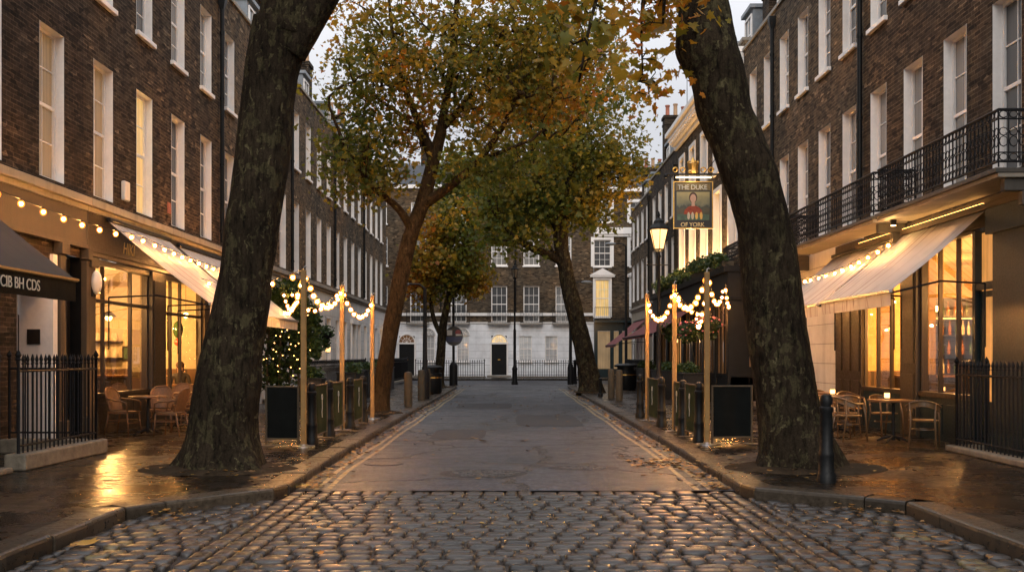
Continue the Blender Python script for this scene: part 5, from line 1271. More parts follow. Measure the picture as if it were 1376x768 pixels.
def barrier(x0, y0, x1, y1, mat, label, h=1.02, emblem=False):
    a = Vector((x0, y0, PZ)); b = Vector((x1, y1, PZ)); d = (b - a).normalized(); nv = Vector((-d.y, d.x, 0))
    r = thing('canvas_barrier', label, 'barrier', tuple(a), 'canvas windbreak barriers')
    mb = MB(); n = 10; g = []
    for i in range(n + 1):
        t = i / n; p = a.lerp(b, .03 + .94 * t); w = nv * (.018 * math.sin(t * PI * 2.2 + x0)); g.append([mb.p(*(p + w * k + Vector((0, 0, z)))) for z, k in ((.14, .2), (.4, 1), (.7, 1), (h - .03, .1))])
    for i in range(n):
        for j in range(3): mb.idx([g[i][j], g[i + 1][j], g[i + 1][j + 1], g[i][j + 1]])
    mb.build('canvas', mat, r, smooth=True, nrm=False)
    mb = MB(); mb.tube([a + Vector((0, 0, h - .02)), b + Vector((0, 0, h - .02))], .016, 8); mb.build('rail', 'old_timber', r); mb = MB(); mb.tube([a + Vector((0, 0, .13)), b + Vector((0, 0, .13))], .014, 8); mb.build('rail', 'old_timber', r)
    for p in (a, b):
        mb = MB(); mb.tube([p + Vector((0, 0, .02)), p + Vector((0, 0, h))], .02, 8); mb.lathe([(.15, .003), (.15, .018), (.03, .028)], tuple(p), 14); mb.build('post', 'old_timber', r)
    if emblem:
        c = a.lerp(b, .5) + nv * (-.03 if x0 > 0 else .03) * (1 if True else 1); sg = -1 if x0 > 0 else 1
        o = a.lerp(b, .5) + Vector((sg * .028, 0, .62)); mb = MB()
        mb.tube([o + Vector((0, .05 * math.cos(q * PI / 8), .16 + .05 * math.sin(q * PI / 8))) for q in range(17)], .006, 4); mb.tube([o + Vector((0, 0, .1)), o + Vector((0, .02, -.02)), o + Vector((0, -.02, -.1)), o + Vector((0, .01, -.2))], .007, 4)
        mb.build('emblem', 'lettering_pale', r)
barrier(-4.14, 17.25, -3.58, 17.15, 'canvas_black', 'black canvas barrier facing the road, between near left trunk and light pole', 1.02)
barrier(-3.43, 17.75, -3.43, 18.95, 'canvas_green', 'green canvas barrier along the left kerb, nearest of three', emblem=True)
barrier(-3.42, 19.4, -3.42, 20.65, 'canvas_green', 'green canvas barrier along the left kerb, middle of three', emblem=True)
barrier(-3.38, 21.8, -3.37, 23.0, 'canvas_green', 'green canvas barrier along the left kerb, farther of three', emblem=True)
barrier(3.42, 17.5, 4.12, 17.6, 'canvas_black', 'black canvas barrier facing the road, between near right trunk and light pole', 1.02)
barrier(3.27, 18.15, 3.25, 19.2, 'canvas_green', 'green canvas barrier along the right kerb, nearest of three', emblem=True)
barrier(3.24, 19.6, 3.24, 20.4, 'canvas_green', 'green canvas barrier along the right kerb, middle of three', emblem=True)
barrier(3.18, 22.2, 3.15, 23.7, 'canvas_green', 'green canvas barrier along the right kerb, farther of three', emblem=True)

# ------------------------------------------------------------------ railings
def railing(pts, label, h=1.5, plinth=.0, gap=.125, mat='mossy_plinth', top='spear', cat='railing', name='area_railing', group=None):
    pts = [Vector((a, b, PZ)) for a, b in pts]; r = thing(name, label, cat, tuple(pts[0]), group)
    if plinth:
        mb = MB()
        for a, b in zip(pts, pts[1:]):
            d = (b - a).normalized(); nv = Vector((-d.y, d.x, 0)) * .15; e0 = a - d * .1; e1 = b + d * .1
            i = [mb.p(*(q + w + Vector((0, 0, z)))) for z in (0, plinth) for q, w in ((e0, -nv), (e1, -nv), (e1, nv), (e0, nv))]
            for f in ((0, 3, 2, 1), (4, 5, 6, 7), (0, 1, 5, 4), (1, 2, 6, 5), (2, 3, 7, 6), (3, 0, 4, 7)): mb.idx([i[k] for k in f])
        mb.build('plinth', mat, r, bevel=.025)
    mb = MB(); up = Vector((0, 0, 1)); mr = MB(); ml = MB()
    for a, b in zip(pts, pts[1:]):
        L = (b - a).length; n = max(1, int(L / gap))
        for k in range(n + 1):
            p = a.lerp(b, k / n); big = k in (0, n); rr = .022 if big else .0125; hh = h + (.06 if big else 0)
            rr = rr * (1.5 if p.y > 60 else 1.0); mb.tube([p + up * plinth, p + up * (hh - .12)], rr, 6, cap=False)
            mb.lathe([(rr, hh - .12), (rr * 1.9, hh - .105), (rr * 1.0, hh - .085), (rr * 2.0, hh - .045), (.002, hh + .03)], (p.x, p.y, p.z), 6)
        mr.tube([a + up * (h - .20), b + up * (h - .20)], .018, 6); ml.tube([a + up * (plinth + .10), b + up * (plinth + .10)], .016, 6)
    mb.build('bars', 'black_iron', r); mr.build('rail', 'black_iron', r); ml.build('rail', 'black_iron', r); return r
railing([(-6.58, 13.65), (-6.52, 16.05), (-7.9, 16.1)], 'black spear-topped railing on a mossy pale stone plinth at the near left', 1.52, .22)
railing([(-6.62, 11.0), (-6.62, 13.2)], 'black railing on a low dark kerb at the left picture edge, before the stone plinth', 1.5, .08)
railing([(7.0, 10.5), (7.1, 16.35), (7.6, 16.4)], 'black spear-topped railing on a low plinth at the right picture edge', 1.42, .10)
railing([(6.95, 24.3), (7.15, 25.9)], 'short black railing behind the tables, before the white wall on the right', 1.45, .05, gap=.3)
railing([(-6.5, 31.2), (-6.5, 45.5)], 'long black area railing before the white ground floors on the left', 1.35, .1, gap=.16)
railing([(-6.5, 47.0), (-6.5, 63.5)], 'farther black area railing on the left towards the end facade', 1.35, .1, gap=.18)
railing([(-12.5, 70.2), (-8.2, 70.2)], 'black railing before the end facade, left of its left door', 1.2, .1, gap=.16)
railing([(-6.6, 70.2), (-1.9, 70.2)], 'black railing before the end facade, between its two doors', 1.2, .1, gap=.16)
railing([(.15, 70.2), (5.3, 70.2)], 'black railing before the end facade, right of the central door', 1.2, .1, gap=.16)
railing([(6.3, 48.5), (6.3, 56.5)], 'black railing on the right pavement beyond the pub', 1.3, .1, gap=.18)

# ------------------------------------------------------------------ street lamps, sign posts
def fluted(mb, x, y, h, r0=.075, r1=.05, base=.95):
    mb.lathe([(r0 * 2.3, 0), (r0 * 2.3, .12), (r0 * 1.9, .16), (r0 * 1.7, base * .8), (r0 * 2.0, base * .84), (r0 * 1.9, base * .9), (r0 * 1.2, base), (r0, base + .1), (r0 * .95, h * .5), (r1 * 1.4, h * .5 + .05), (r1, h * .5 + .12), (r1 * .9, h - .25), (r1 * 1.5, h - .2), (r1 * .9, h - .14), (r1 * .8, h)], (x, y, PZ), 14)
def street_lamp(x, y, h, label, lit=True, ls=1.0):
    r = thing('street_lamp', label, 'street lamp', (x, y, PZ), 'lantern street lamps'); mb = MB(); fluted(mb, x, y, h); mb.build('post', 'black_iron', r, smooth='auto')
    mb = MB(); mb.tube([(x - .32, y, PZ + h - .45), (x + .32, y, PZ + h - .45)], .016, 6); mb.sphere((x - .33, y, PZ + h - .45), .03); mb.sphere((x + .33, y, PZ + h - .45), .03); mb.build('ladder_bar', 'black_iron', r)
    z = PZ + h; lf = MB()
    for q in range(6):
        a = 2 * PI * q / 6 + PI / 6; lf.tube([(x + .13 * ls * math.cos(a), y + .13 * ls * math.sin(a), z), (x + .25 * ls * math.cos(a), y + .25 * ls * math.sin(a), z + .52 * ls)], .012, 5)
    lf.lathe([(.06, -.06), (.15 * ls, -.02), (.15 * ls, .02)], (x, y, z), 6); lf.lathe([(.29 * ls, .52 * ls), (.29 * ls, .56 * ls), (.16 * ls, .68 * ls), (.14 * ls, .75 * ls), (.07 * ls, .80 * ls), (.03, .84 * ls), (.05, .9 * ls), (.01, 1.0 * ls)], (x, y, z), 6)
    ln = lf.build('lantern', 'black_iron', r)
    g = MB(); g.lathe([(.125 * ls, .02), (.24 * ls, .51 * ls)], (x, y, z), 6); g.build('lantern_glass', 'lantern_glow' if lit else 'pane_blind', ln)
    if lit: lamp_light(r, (x, y, z - .2), 30, (1, .58, .22), .15)
    return r
street_lamp(4.3, 30.0, 4.62, 'lit lantern street lamp with a glowing tapered glass on the right, below the pub sign', True, 1.12)
street_lamp(.14, 64.5 - 11.3, 5.55, 'tall slim unlit lantern lamp standing before the end facade, right of the central door', False, .8)
def tall_lamp(x, y, h, side, label):
    r = thing('lamp_post', label, 'lamp post', (x, y, PZ)); mb = MB(); mb.lathe([(.16, 0), (.16, .9), (.13, 1.0), (.085, 1.1), (.06, h)], (x, y, PZ), 12); mb.tube([(x, y, PZ + h - .02), (x + side * .2, y, PZ + h + .12), (x + side * .75, y, PZ + h + .14)], .03, 8); mb.build('post', 'black_iron', r, smooth='auto')
    mb = MB(); mb.sphere((x + side * .85, y, PZ + h + .12), .2, 12, 8, (1.6, .7, .45)); mb.build('lamp_head', 'lead', r, smooth=True)
tall_lamp(6.35, 57.0, 7.6, -1, 'tall plain dark lamp post near the far right corner, before the corner house')
tall_lamp(3.05, 53.4, 5.2, 1, 'dark lamp post at the far right kerb, partly behind the leaning tree')
tall_lamp(-3.06, 36.0, 3.9, -1, 'dark lamp post on the left pavement, between timber bollards and litter bin')
# post with a round coloured sign
r = thing('sign_post', 'dark post carrying a round blue and red sign on the left pavement near the end', 'sign', (-2.97, 52, PZ)); x, y = -2.97, 52
mb = MB(); mb.lathe([(.21, 0), (.21, 1.0), (.16, 1.1), (.07, 1.2), (.055, 5.0)], (x, y, PZ), 12); mb.build('post', 'black_iron', r, smooth='auto')
mb = MB(); n = 28; c = (x + .02, y - .09, 2.62)
f = [mb.p(c[0] + .46 * math.cos(2 * PI * k / n), c[1], c[2] + .5 * math.sin(2 * PI * k / n)) for k in range(n)]; b2 = [mb.p(c[0] + .46 * math.cos(2 * PI * k / n), c[1] + .03, c[2] + .5 * math.sin(2 * PI * k / n)) for k in range(n)]
mb.idx(f); mb.idx(b2[::-1]); [mb.idx([f[k], f[(k + 1) % n], b2[(k + 1) % n], b2[k]]) for k in range(n)]
d = mb.build('sign_disc', 'sign_black', r)
def flat(pts, y, mat, nm):
    m = MB(); m.face([(px, y, pz) for px, pz in pts]); return m.build(nm, mat, d)
flat([(c[0] - .34, c[2] + .04), (c[0] - .08, c[2] + .04), (c[0] - .08, c[2] + .30), (c[0] - .34, c[2] + .30)], c[1] - .004, 'sign_white', 'white_panel')
flat([(c[0] + .22 + .15 * math.cos(k * PI / 6), c[2] + .18 + .15 * math.sin(k * PI / 6)) for k in range(12)], c[1] - .004, 'sign_red', 'red_panel')
flat([(c[0] + .10, c[2] + .02), (c[0] + .42, c[2] + .02), (c[0] + .42, c[2] + .10), (c[0] + .10, c[2] + .10)], c[1] - .008, 'sign_white', 'white_bar')
flat([(c[0] - .36, c[2] - .30), (c[0] + .36, c[2] - .30), (c[0] + .44, c[2] - .04), (c[0] - .44, c[2] - .04)], c[1] - .004, 'sign_blue', 'blue_panel')

# ------------------------------------------------------------------ bins and planters
def bin_thing(x, y, w, h, label, lid=True):
    r = thing('litter_bin', label, 'bin', (x, y, PZ)); mb = MB(); mb.lathe([(w * .44, 0), (w * .5, .08), (w * .5, h - .3), (w * .46, h - .28)], (x, y, PZ), 16); mb.build('body', 'black_paint', r, smooth='auto')
    mb = MB(); mb.lathe([(w * .4, h - .28), (w * .4, h - .14)], (x, y, PZ), 16); mb.lathe([(w * .53, h - .14), (w * .54, h - .06), (w * .4, h), (.01, h + .02)], (x, y, PZ), 16); mb.build('lid', 'black_paint', r, smooth='auto')
    mb = MB(); mb.lathe([(w * .505, h - .5), (w * .505, h - .46)], (x, y, PZ), 16); mb.build('band', 'gold_leaf', r)
bin_thing(-3.2, 41.0, .78, 1.12, 'round black litter bin by the small forked tree on the left pavement')
bin_thing(5.05, 45.5, .95, 1.15, 'large black bin on the right pavement near the tall plain lamp post')
def planter(x, y, w, d, h, label, n=420, leafy=True, gs='planter boxes'):
    r = thing('planter', label, 'planter', (x, y, PZ), gs); mb = MB(); mb.box(x - w / 2, x + w / 2, y - d / 2, y + d / 2, PZ, PZ + h); mb.box(x - w / 2 - .03, x + w / 2 + .03, y - d / 2 - .03, y + d / 2 + .03, PZ + h + .001, PZ + h + .05); mb.build('box', 'black_paint', r, bevel=.01)
    if leafy:
        P, S = blob_leaves([(x + R.uniform(-w / 3, w / 3), y + R.uniform(-d / 2.4, d / 2.4), PZ + h + .15, .24, .28, .22) for _ in range(max(2, int(d * 2.5)))], n, .09); P[:, 2] = np.maximum(P[:, 2], PZ + h + .03); leaves('foliage', P, S, NR.random(len(P)) * .8, 'leaf_ivy', r, star=False)
planter(-5.6, 28.8, .6, .6, .85, 'black planter box under the fairy lights, left of the nearest left light pole')
planter(-5.2, 33.0, .6, 1.8, .95, 'black planter with greenery behind the left kerb bollards')
planter(-5.6, 38.5, .7, 2.4, .95, 'black planter on the left pavement behind the middle light pole')
planter(-5.9, 46.5, .8, 2.6, .95, 'black planter on the left pavement beyond the leaning middle tree')
planter(5.4, 31.5, .6, 2.0, .95, 'black planter before the near corner of the pub front')
planter(5.5, 37.0, .6, 2.4, .95, 'black planter before the middle of the pub front')
planter(5.6, 42.5, .6, 2.4, .95, 'black planter before the far end of the pub front')
# climbing plant with fairy lights on the left
cp = thing('climbing_plant', 'tall climbing plant covered in tiny fairy lights at the end of the left awnings', 'plant', (-6.6, 30.2, PZ))
mb = MB()
for k in range(5): mb.tube([(-7.2 + k * .3, 30.2, PZ), (-7.2 + k * .3 + .1 * math.sin(k), 30.1, 1.5), (-7.1 + k * .28, 30.2, 3.2)], .03, 6)
mb.build('stem', 'old_timber', cp)
P, S = blob_leaves([(-6.95, 30.3, z, .6, .45, .5) for z in (.9, 1.5, 2.1, 2.7, 3.2)] + [(-6.25, 30.1, z, .30, .3, .45) for z in (1.6, 2.2, 2.8, 3.3)] + [(-7.2, 29.6, 3.4, .8, .9, .35), (-6.6, 29.8, 3.6, .8, .7, .3), (-5.85, 30.0, 2.6, .25, .25, .6), (-5.75, 30, 1.9, .2, .2, .35)], 5200, .13)
leaves('foliage', P, S, NR.random(len(P)) * .75, 'leaf_ivy', cp, star=False)
fl = thing('fairy_lights', 'curtain of tiny warm fairy lights hanging on the climbing plant', 'fairy lights', (-6.6, 29.3, 2))
mf = MB(); mf.sphere((0, 0, 0), .014, 6, 4); ob = mf.build('fairy_bulb', 'fairy', None); fm = ob.data; bpy.data.objects.remove(ob); mb = MB()
for k in range(14):
    x = -7.3 + k * .115; y = 29.25 + R.uniform(-.2, .1); zt = 3.0; zb = R.uniform(.7, 1.6); mb.tube([(x, y, zt), (x + R.uniform(-.05, .05), y, zb)], .0035, 3)
    for j in range(6):
        if R.random() < .6: o = bpy.data.objects.new('fairy_bulb', fm); COL.objects.link(o); o.parent = fl; o.location = Vector((x + R.gauss(0, .03), y - .01, zb + (zt - zb) * (j + R.random() * .8) / 6)) - OFF[fl.name]
mb.build('wires', 'black_iron', fl)

# flower baskets before the pub
for (x, y, z, rr, lb) in ((6.05, 31.6, 2.55, .42, 'hanging basket of pink flowers, nearest on the pub front'), (5.9, 34.2, 2.52, .46, 'hanging basket of pink flowers, middle one on the pub front'), (5.8, 37.0, 2.6, .42, 'green hanging basket with few flowers, farthest on the pub front')):
    r = thing('flower_basket', lb, 'hanging basket', (x, y, z), 'hanging flower baskets')
    mb = MB(); mb.lathe([(.02, -.26), (.16, -.2), (.24, -.06), (.25, 0)], (x, y, z), 14); mb.build('basket', 'old_timber', r)
    mb = MB(); [mb.tube([(x + .24 * math.cos(q), y + .24 * math.sin(q), z), (x, y, z + .55)], .005, 4) for q in (0, 2.1, 4.2)]; mb.tube([(x, y, z + .55), (x + .25, y, z + .85), (XR - EO - .04, y, z + .85)], .014, 5); mb.tube([(XR - EO - .04, y, z + .3), (x + .2, y, z + .83)], .01, 5); mb.build('bracket', 'black_iron', r)
    P, S = blob_leaves([(x, y, z + .02, rr, rr, .3), (x, y, z - .18, rr * .75, rr * .75, .3)], 620, .085); leaves('foliage', P, S, NR.random(len(P)), 'leaf_ivy', r, star=False)
    if 'few' not in lb:
        mb = MB()
        for _ in range(34):
            v = NR.normal(size=3); v /= np.linalg.norm(v); mb.sphere((x + v[0] * rr, y + v[1] * rr, z + .02 + v[2] * .28), R.uniform(.025, .05), 6, 4, (1, 1, .7))
        mb.build('flowers', 'flower_pink', r)
r = thing('wall_basket', 'hanging basket of trailing leaves on a bracket against the left white wall', 'hanging basket', (-7.5, 41, 2.6))
mb = MB(); mb.lathe([(.02, -.3), (.2, -.2), (.27, 0)], (-7.45, 41, 2.55), 12); mb.tube([(-7.98, 41, 3.2), (-7.45, 41, 3.2), (-7.45, 41, 2.55)], .015, 5); mb.build('bracket', 'black_iron', r)
P, S = blob_leaves([(-7.45, 41, 2.6, .36, .36, .3), (-7.45, 41, 2.25, .2, .2, .4)], 500, .1); leaves('foliage', P, S, NR.random(len(P)), 'leaf_ivy', r, star=False)
def wall_lantern(x, y, z, label, e=6):
    r = thing('wall_lantern', label, 'lantern', (x, y, z), 'small wall lanterns'); s = 1 if x < 0 else -1
    mb = MB(); mb.lathe([(.05, 0), (.09, .02), (.12, .27), (.14, .29), (.02, .42)], (x + s * .22, y, z), 6); mb.tube([(x, y, z + .35), (x + s * .1, y, z + .5), (x + s * .22, y, z + .42)], .012, 5)
    mb.build('frame', 'black_iron', r); g = MB(); g.lathe([(.095, .04), (.118, .26)], (x + s * .22, y, z), 6); g.lathe([(.1, .05), (.122, .24)], (x + s * .22, y, z), 6); g.build('lantern_glass', 'lantern_glow', r); lamp_light(r, (x + s * .42, y, z + .1), e)
wall_lantern(XL + .01, 43.2, 1.75, 'small glowing wall lantern on the white ground floor behind the left railings')
wall_lantern(XL + .01, 63.0, 3.1, 'small glowing wall lantern at the far left corner before the end facade')
wall_lantern(XR - EO - .05, 39.7, 2.1, 'small glowing wall lantern on the pub front behind the street lamp')

# ------------------------------------------------------------------ pub sign
SX, SY, SZ = 6.36, 36.0, 6.92
r = thing('pub_sign', 'hanging pub sign with a portrait and gold lettering on an iron bracket', 'pub sign', (SX, SY, SZ)); hw, hh = .70, .83
mb = MB(); mb.box(SX - hw, SX + hw, SY - .035, SY + .035, SZ - hh, SZ + hh); board = mb.build('board', 'sign_black', r, bevel=.01)
mb = MB(); w = .035
for a, b, c, d in ((-hw, hw, hh - w, hh), (-hw, hw, -hh, -hh + w), (-hw, -hw + w, -hh + w, hh - w), (hw - w, hw, -hh + w, hh - w)): mb.box(SX + a, SX + b, SY - .055, SY - .0355, SZ + c, SZ + d)
mb.build('board_frame', 'gold_leaf', board)
mb = MB(); mb.box(SX - hw + .09, SX + hw - .09, SY - .042, SY - .0352, SZ + hh - .32, SZ + hh - .07); mb.build('title_panel', 'sign_cream', board)
pc = MB(); pc.box(-.58, .58, -.006, .0, -.50, .50); OFFP = None
pic = pc.build('picture', 'painted_landscape', None); pic.parent = board; OFF[pic.name] = OFF[board.name]; pic.location = Vector((SX, SY - .037, SZ - .04)) - OFF[board.name]
# a generic painted half-figure in a red tunic, as thin raised shapes on the picture
def blob2(nm, cx, cz, rx, rz, mat, y, pts=None):
    m = MB(); n = 20; m.face([(SX + cx + rx * math.cos(2 * PI * k / n), SY - y, SZ + cz + rz * math.sin(2 * PI * k / n)) for k in range(n)] if pts is None else [(SX + a, SY - y, SZ + b) for a, b in pts]); return m.build(nm, mat, board)
blob2('painted_tunic', 0, 0, 0, 0, 'cloth_red', .0465, [(-.34, -.34), (.34, -.34), (.30, -.18), (.20, -.08), (.07, -.02), (-.07, -.02), (-.20, -.08), (-.30, -.18)])
blob2('painted_hair', 0, .26, .145, .19, 'hair_dark', .0455); blob2('painted_face', 0, .23, .105, .15, 'skin', .048); blob2('painted_neck', 0, 0, 0, 0, 'skin', .0475, [(-.06, -.04), (.06, -.04), (.05, .1), (-.05, .1)])
blob2('painted_foreground', 0, 0, 0, 0, 'picture_green', .0475, [(-.56, -.53), (.56, -.53), (.56, -.34), (.2, -.30), (-.1, -.34), (-.56, -.31)])
for q in (-.16, -.02, .12, .28): blob2('painted_sash', q, -.38, .05, .13, 'jar_pale' if q < .1 else 'gold_leaf', .0485)
text('lettering', 'THE DUKE', .235, 'lettering_pale', board, basis((SX - .545, SY - .045, SZ + hh - .285), (1, 0, 0), (0, 0, 1)), spacing=.92)
text('lettering', 'OF YORK', .205, 'lettering_gold', board, basis((SX - .44, SY - .038, SZ - hh + .075), (1, 0, 0), (0, 0, 1)), spacing=.95)
mb = MB(); mb.tube([(SX - .95, SY, SZ + hh + .25), (XR, SY, SZ + hh + .25)], .035, 8); mb.tube([(SX + .4, SY, SZ + hh + .28), (XR, SY, SZ + hh + 1.5)], .014, 6)
for q in (-.5, .5): mb.tube([(SX + q, SY, SZ + hh), (SX + q, SY, SZ + hh + .24)], .014, 6)
mb.lathe([(.05, -.14), (.07, -.05), (.02, .02)], (SX - .95, SY, SZ + hh + .27), 8); mb.build('bracket', 'black_iron', r)
mb = MB(); mb.box(SX - .62, SX + .62, SY - .16, SY - .10, SZ + hh + .10, SZ + hh + .15); mb.build('sign_light', 'sign_strip', r); lamp_light(r, (SX, SY - .5, SZ + hh + .16), 9, (1, .75, .4), .2)
mb = MB()
for q in (-.62, -.36, .36, .64): mb.tube([(SX + q + .10 * math.cos(t * PI / 6) * (1 - t * .03), SY, SZ + hh + .40 + .10 * math.sin(t * PI / 6) * (1 - t * .03)) for t in range(14)], .024, 5)
mb.lathe([(.17, .28), (.19, .34), (.16, .40), (.20, .62), (.10, .66), (.05, .78), (.01, .86)], (SX, SY, SZ + hh), 8)
for q in range(5): mb.sphere((SX + .18 * math.cos(q * 1.26), SY + .18 * math.sin(q * 1.26), SZ + hh + .68), .045)
mb.build('crest', 'gold_leaf', r)

# aerial on the pub roof
r = thing('roof_aerial', 'thin television aerial with cross rods above the pub roof', 'aerial', (XR + .9, 46.5, 12.4)); x, y = XR + .25, 46.5
mb = MB(); mb.tube([(x, y, 12.2), (x, y, 15.9)], .02, 5); mb.build('mast', 'steel', r); mb = MB(); mb.tube([(x - 1.1, y, 15.3), (x + .3, y, 15.5)], .012, 4); mb.tube([(x - .9, y, 14.7), (x + .2, y, 14.75)], .01, 4)
for k in range(7): mb.tube([(x - 1.0 + k * .18, y - .25, 15.32 + k * .026), (x - 1.0 + k * .18, y + .25, 15.32 + k * .026)], .007, 4)
mb.build('rods', 'steel', r)

# ------------------------------------------------------------------ cafe furniture
def wicker_chair():
    r = thing('wicker_chair', '', 'chair'); mb = MB()
    n = 9; g = []
    for i in range(n):
        row = []
        for j in range(n):
            x = -1 + 2 * i / (n - 1); y = -1 + 2 * j / (n - 1); k = .235 * (1 - .10 * (y < 0) * -y); row.append((x * k * math.sqrt(1 - .18 * y * y), y * .23 * math.sqrt(1 - .18 * x * x), .45 - .015 * (1 - x * x) * (1 - y * y)))
        g.append(row)
    top = [[mb.p(*q) for q in row] for row in g]; bot = [[mb.p(q[0], q[1], q[2] - .04) for q in row] for row in g]
    for i in range(n - 1):
        for j in range(n - 1): mb.idx([top[i][j], top[i + 1][j], top[i + 1][j + 1], top[i][j + 1]]); mb.idx([bot[i][j], bot[i][j + 1], bot[i + 1][j + 1], bot[i + 1][j]])
    for i in range(n - 1):
        mb.idx([top[i][0], bot[i][0], bot[i + 1][0], top[i + 1][0]]); mb.idx([top[i][-1], top[i + 1][-1], bot[i + 1][-1], bot[i][-1]]); mb.idx([top[0][i], top[0][i + 1], bot[0][i + 1], bot[0][i]]); mb.idx([top[-1][i], bot[-1][i], bot[-1][i + 1], top[-1][i + 1]])
    mb.build('seat', 'rattan', r, smooth='auto')
    # back: curved woven panel inside a hoop (the back is at +y)
    mb = MB(); m = 10; A = []; B = []
    for i in range(m + 1):
        t = -1 + 2 * i / m; x = .21 * t; yb = .235 - .07 * t * t; zt = .90 - .10 * t ** 4 - .02 * t * t
        A.append([(x * (1 - .12 * (1 - k)), yb + .10 * k, .47 + (zt - .47) * k) for k in (0, .35, .7, 1)])
    a = [[mb.p(*q) for q in c] for c in A]; b = [[mb.p(q[0], q[1] + .018, q[2]) for q in c] for c in A]
    for i in range(m):
        for j in range(3): mb.idx([a[i][j], a[i + 1][j], a[i + 1][j + 1], a[i][j + 1]]); mb.idx([b[i][j], b[i][j + 1], b[i + 1][j + 1], b[i + 1][j]])
    mb.tube([A[0][0]] + [c for c in A[0][1:]] + [A[i][3] for i in range(1, m)] + A[m][::-1], .017, 7)
    mb.build('backrest', 'rattan', r, smooth='auto')
    for s in (-1, 1):
        mb = MB(); mb.tube([(s * .20, .22, .69), (s * .255, .08, .67), (s * .265, -.10, .655), (s * .245, -.2, .62), (s * .225, -.215, .45)], .016, 7); mb.build('arm', 'rattan', r, smooth=True)
        mb = MB(); mb.tube([(s * .20, -.20, .43), (s * .215, -.235, .0)], [.018, .014], 7); mb.build('leg', 'rattan', r, smooth=True)
        mb = MB(); mb.tube([(s * .18, .20, .44), (s * .205, .29, .0)], [.018, .014], 7); mb.build('leg', 'rattan', r, smooth=True)
    mb = MB(); mb.tube([(-.20, -.2, .22), (.20, -.2, .22)], .010, 6); mb.tube([(-.19, .24, .22), (.19, .24, .22)], .010, 6); mb.tube([(-.205, -.22, .28), (-.19, .23, .28)], .010, 6); mb.tube([(.205, -.22, .28), (.19, .23, .28)], .010, 6); mb.build('stretcher', 'rattan', r)
    return r
def hoop_chair():
    r = thing('hoop_chair', '', 'chair'); mb = MB(); mb.lathe([(.20, .43), (.235, .44), (.24, .458), (.20, .466), (.05, .46), (.002, .459)], (0, 0, 0), 24); mb.build('seat', 'bentwood', r, smooth='auto')
    arc = [(.27 * math.cos(t), .265 * math.sin(t), .67 + .11 * max(0, math.sin(t)) ** 1.5) for t in [PI * (-.20 + 1.4 * k / 20) for k in range(21)]]
    mb = MB(); 
    mb.tube(arc, .018, 7); mb.tube([(x * .97, y * .97, z - .09) for x, y, z in arc[4:17]], .011, 6)
    for k in (5, 7, 9, 11, 13, 15): mb.tube([(arc[k][0] * .97, arc[k][1] * .97, arc[k][2] - .09), arc[k]], .01, 5)
    up = arc[4:17]; i0 = [mb.p(x, y, z - .08) for x, y, z in up]; i1 = [mb.p(x, y, z) for x, y, z in up]
    for a, b, c, d in zip(i0, i0[1:], i1[1:], i1): mb.idx([a, b, c, d])
    mb.build('backrest', 'bentwood', r, smooth='auto')
    for s in (-1, 1):
        e = arc[0] if s > 0 else arc[-1]; mb = MB(); mb.tube([e, (s * .235, -.20, .45), (s * .235, -.235, 0)], [.017, .018, .014], 7); mb.build('leg', 'bentwood', r, smooth=True)
        mb = MB(); mb.tube([(s * .20, .19, .74), (s * .185, .17, .45), (s * .215, .27, 0)], [.014, .018, .014], 7); mb.build('leg', 'bentwood', r, smooth=True)
    mb = MB(); mb.tube([(.18 * math.cos(k * PI / 10), .18 * math.sin(k * PI / 10), .30) for k in range(21)], .009, 5); mb.build('stretcher', 'bentwood', r); return r
def table_proto(name, rad, square=False):
    r = thing(name, '', 'table'); mb = MB()
    if square: mb.box(-rad, rad, -rad, rad, .715, .748)
    else: mb.lathe([(rad - .02, .715), (rad, .722), (rad, .742), (rad - .012, .75), (.01, .75)], (0, 0, 0), 30)
    mb.build('tabletop', 'table_wood', r, bevel=.006)
    mb = MB(); mb.lathe([(.034, .04), (.03, .1), (.028, .68), (.09, .70), (.09, .714)], (0, 0, 0), 12); mb.build('pedestal', 'black_iron', r, smooth='auto')
    mb = MB()
    for k in range(4): a = k * PI / 2 + PI / 4; mb.tube([(0, 0, .11), (.16 * math.cos(a), .16 * math.sin(a), .07), (.29 * math.cos(a), .29 * math.sin(a), .015)], [.024, .02, .016], 6)
    mb.build('foot', 'black_iron', r); return r
tp = table_proto('cafe_table', .36)
for x, y, lb in ((-7.02, 19.75, 'round wooden cafe table outside the cafe, nearest of the left tables'), (-6.95, 21.6, 'round wooden cafe table outside the cafe, middle of the left tables'), (-6.85, 23.6, 'round wooden cafe table outside the cafe, farthest of the left tables')): put(tp, (x, y, PZ), 0, lb, 'cafe tables on the left')
wc = wicker_chair()
for x, y, rot, lb in ((-7.52, 19.85, 1.35, 'brown wicker armchair at the nearest left table, by the shop window'), (-6.48, 19.45, -1.75, 'brown wicker armchair right of the nearest left table, seen from behind'), (-7.05, 20.55, .25, 'brown wicker armchair behind the nearest left table'),
                      (-6.5, 21.1, -1.9, 'brown wicker armchair at the middle left table, facing the cafe'), (-7.25, 22.5, .2, 'brown wicker armchair behind the middle left table'), (-6.3, 22.4, -1.4, 'brown wicker armchair beside the near left trunk, farthest right of the group')): put(wc, (x, y, PZ), rot, lb, 'wicker armchairs outside the cafe')
ts = table_proto('square_table', .34, True)
tl = [(6.72, 18.05, 'square wooden table on the right, nearest the railing'), (6.35, 19.95, 'square wooden table on the right, second from the railing'), (6.42, 21.6, 'square wooden table on the right, third from the railing'), (6.3, 23.2, 'square wooden table on the right, farthest, beside the trunk')]
for x, y, lb in tl: put(ts, (x, y, PZ), R.uniform(-.08, .08), lb, 'square tables outside the restaurant')
hc = hoop_chair()
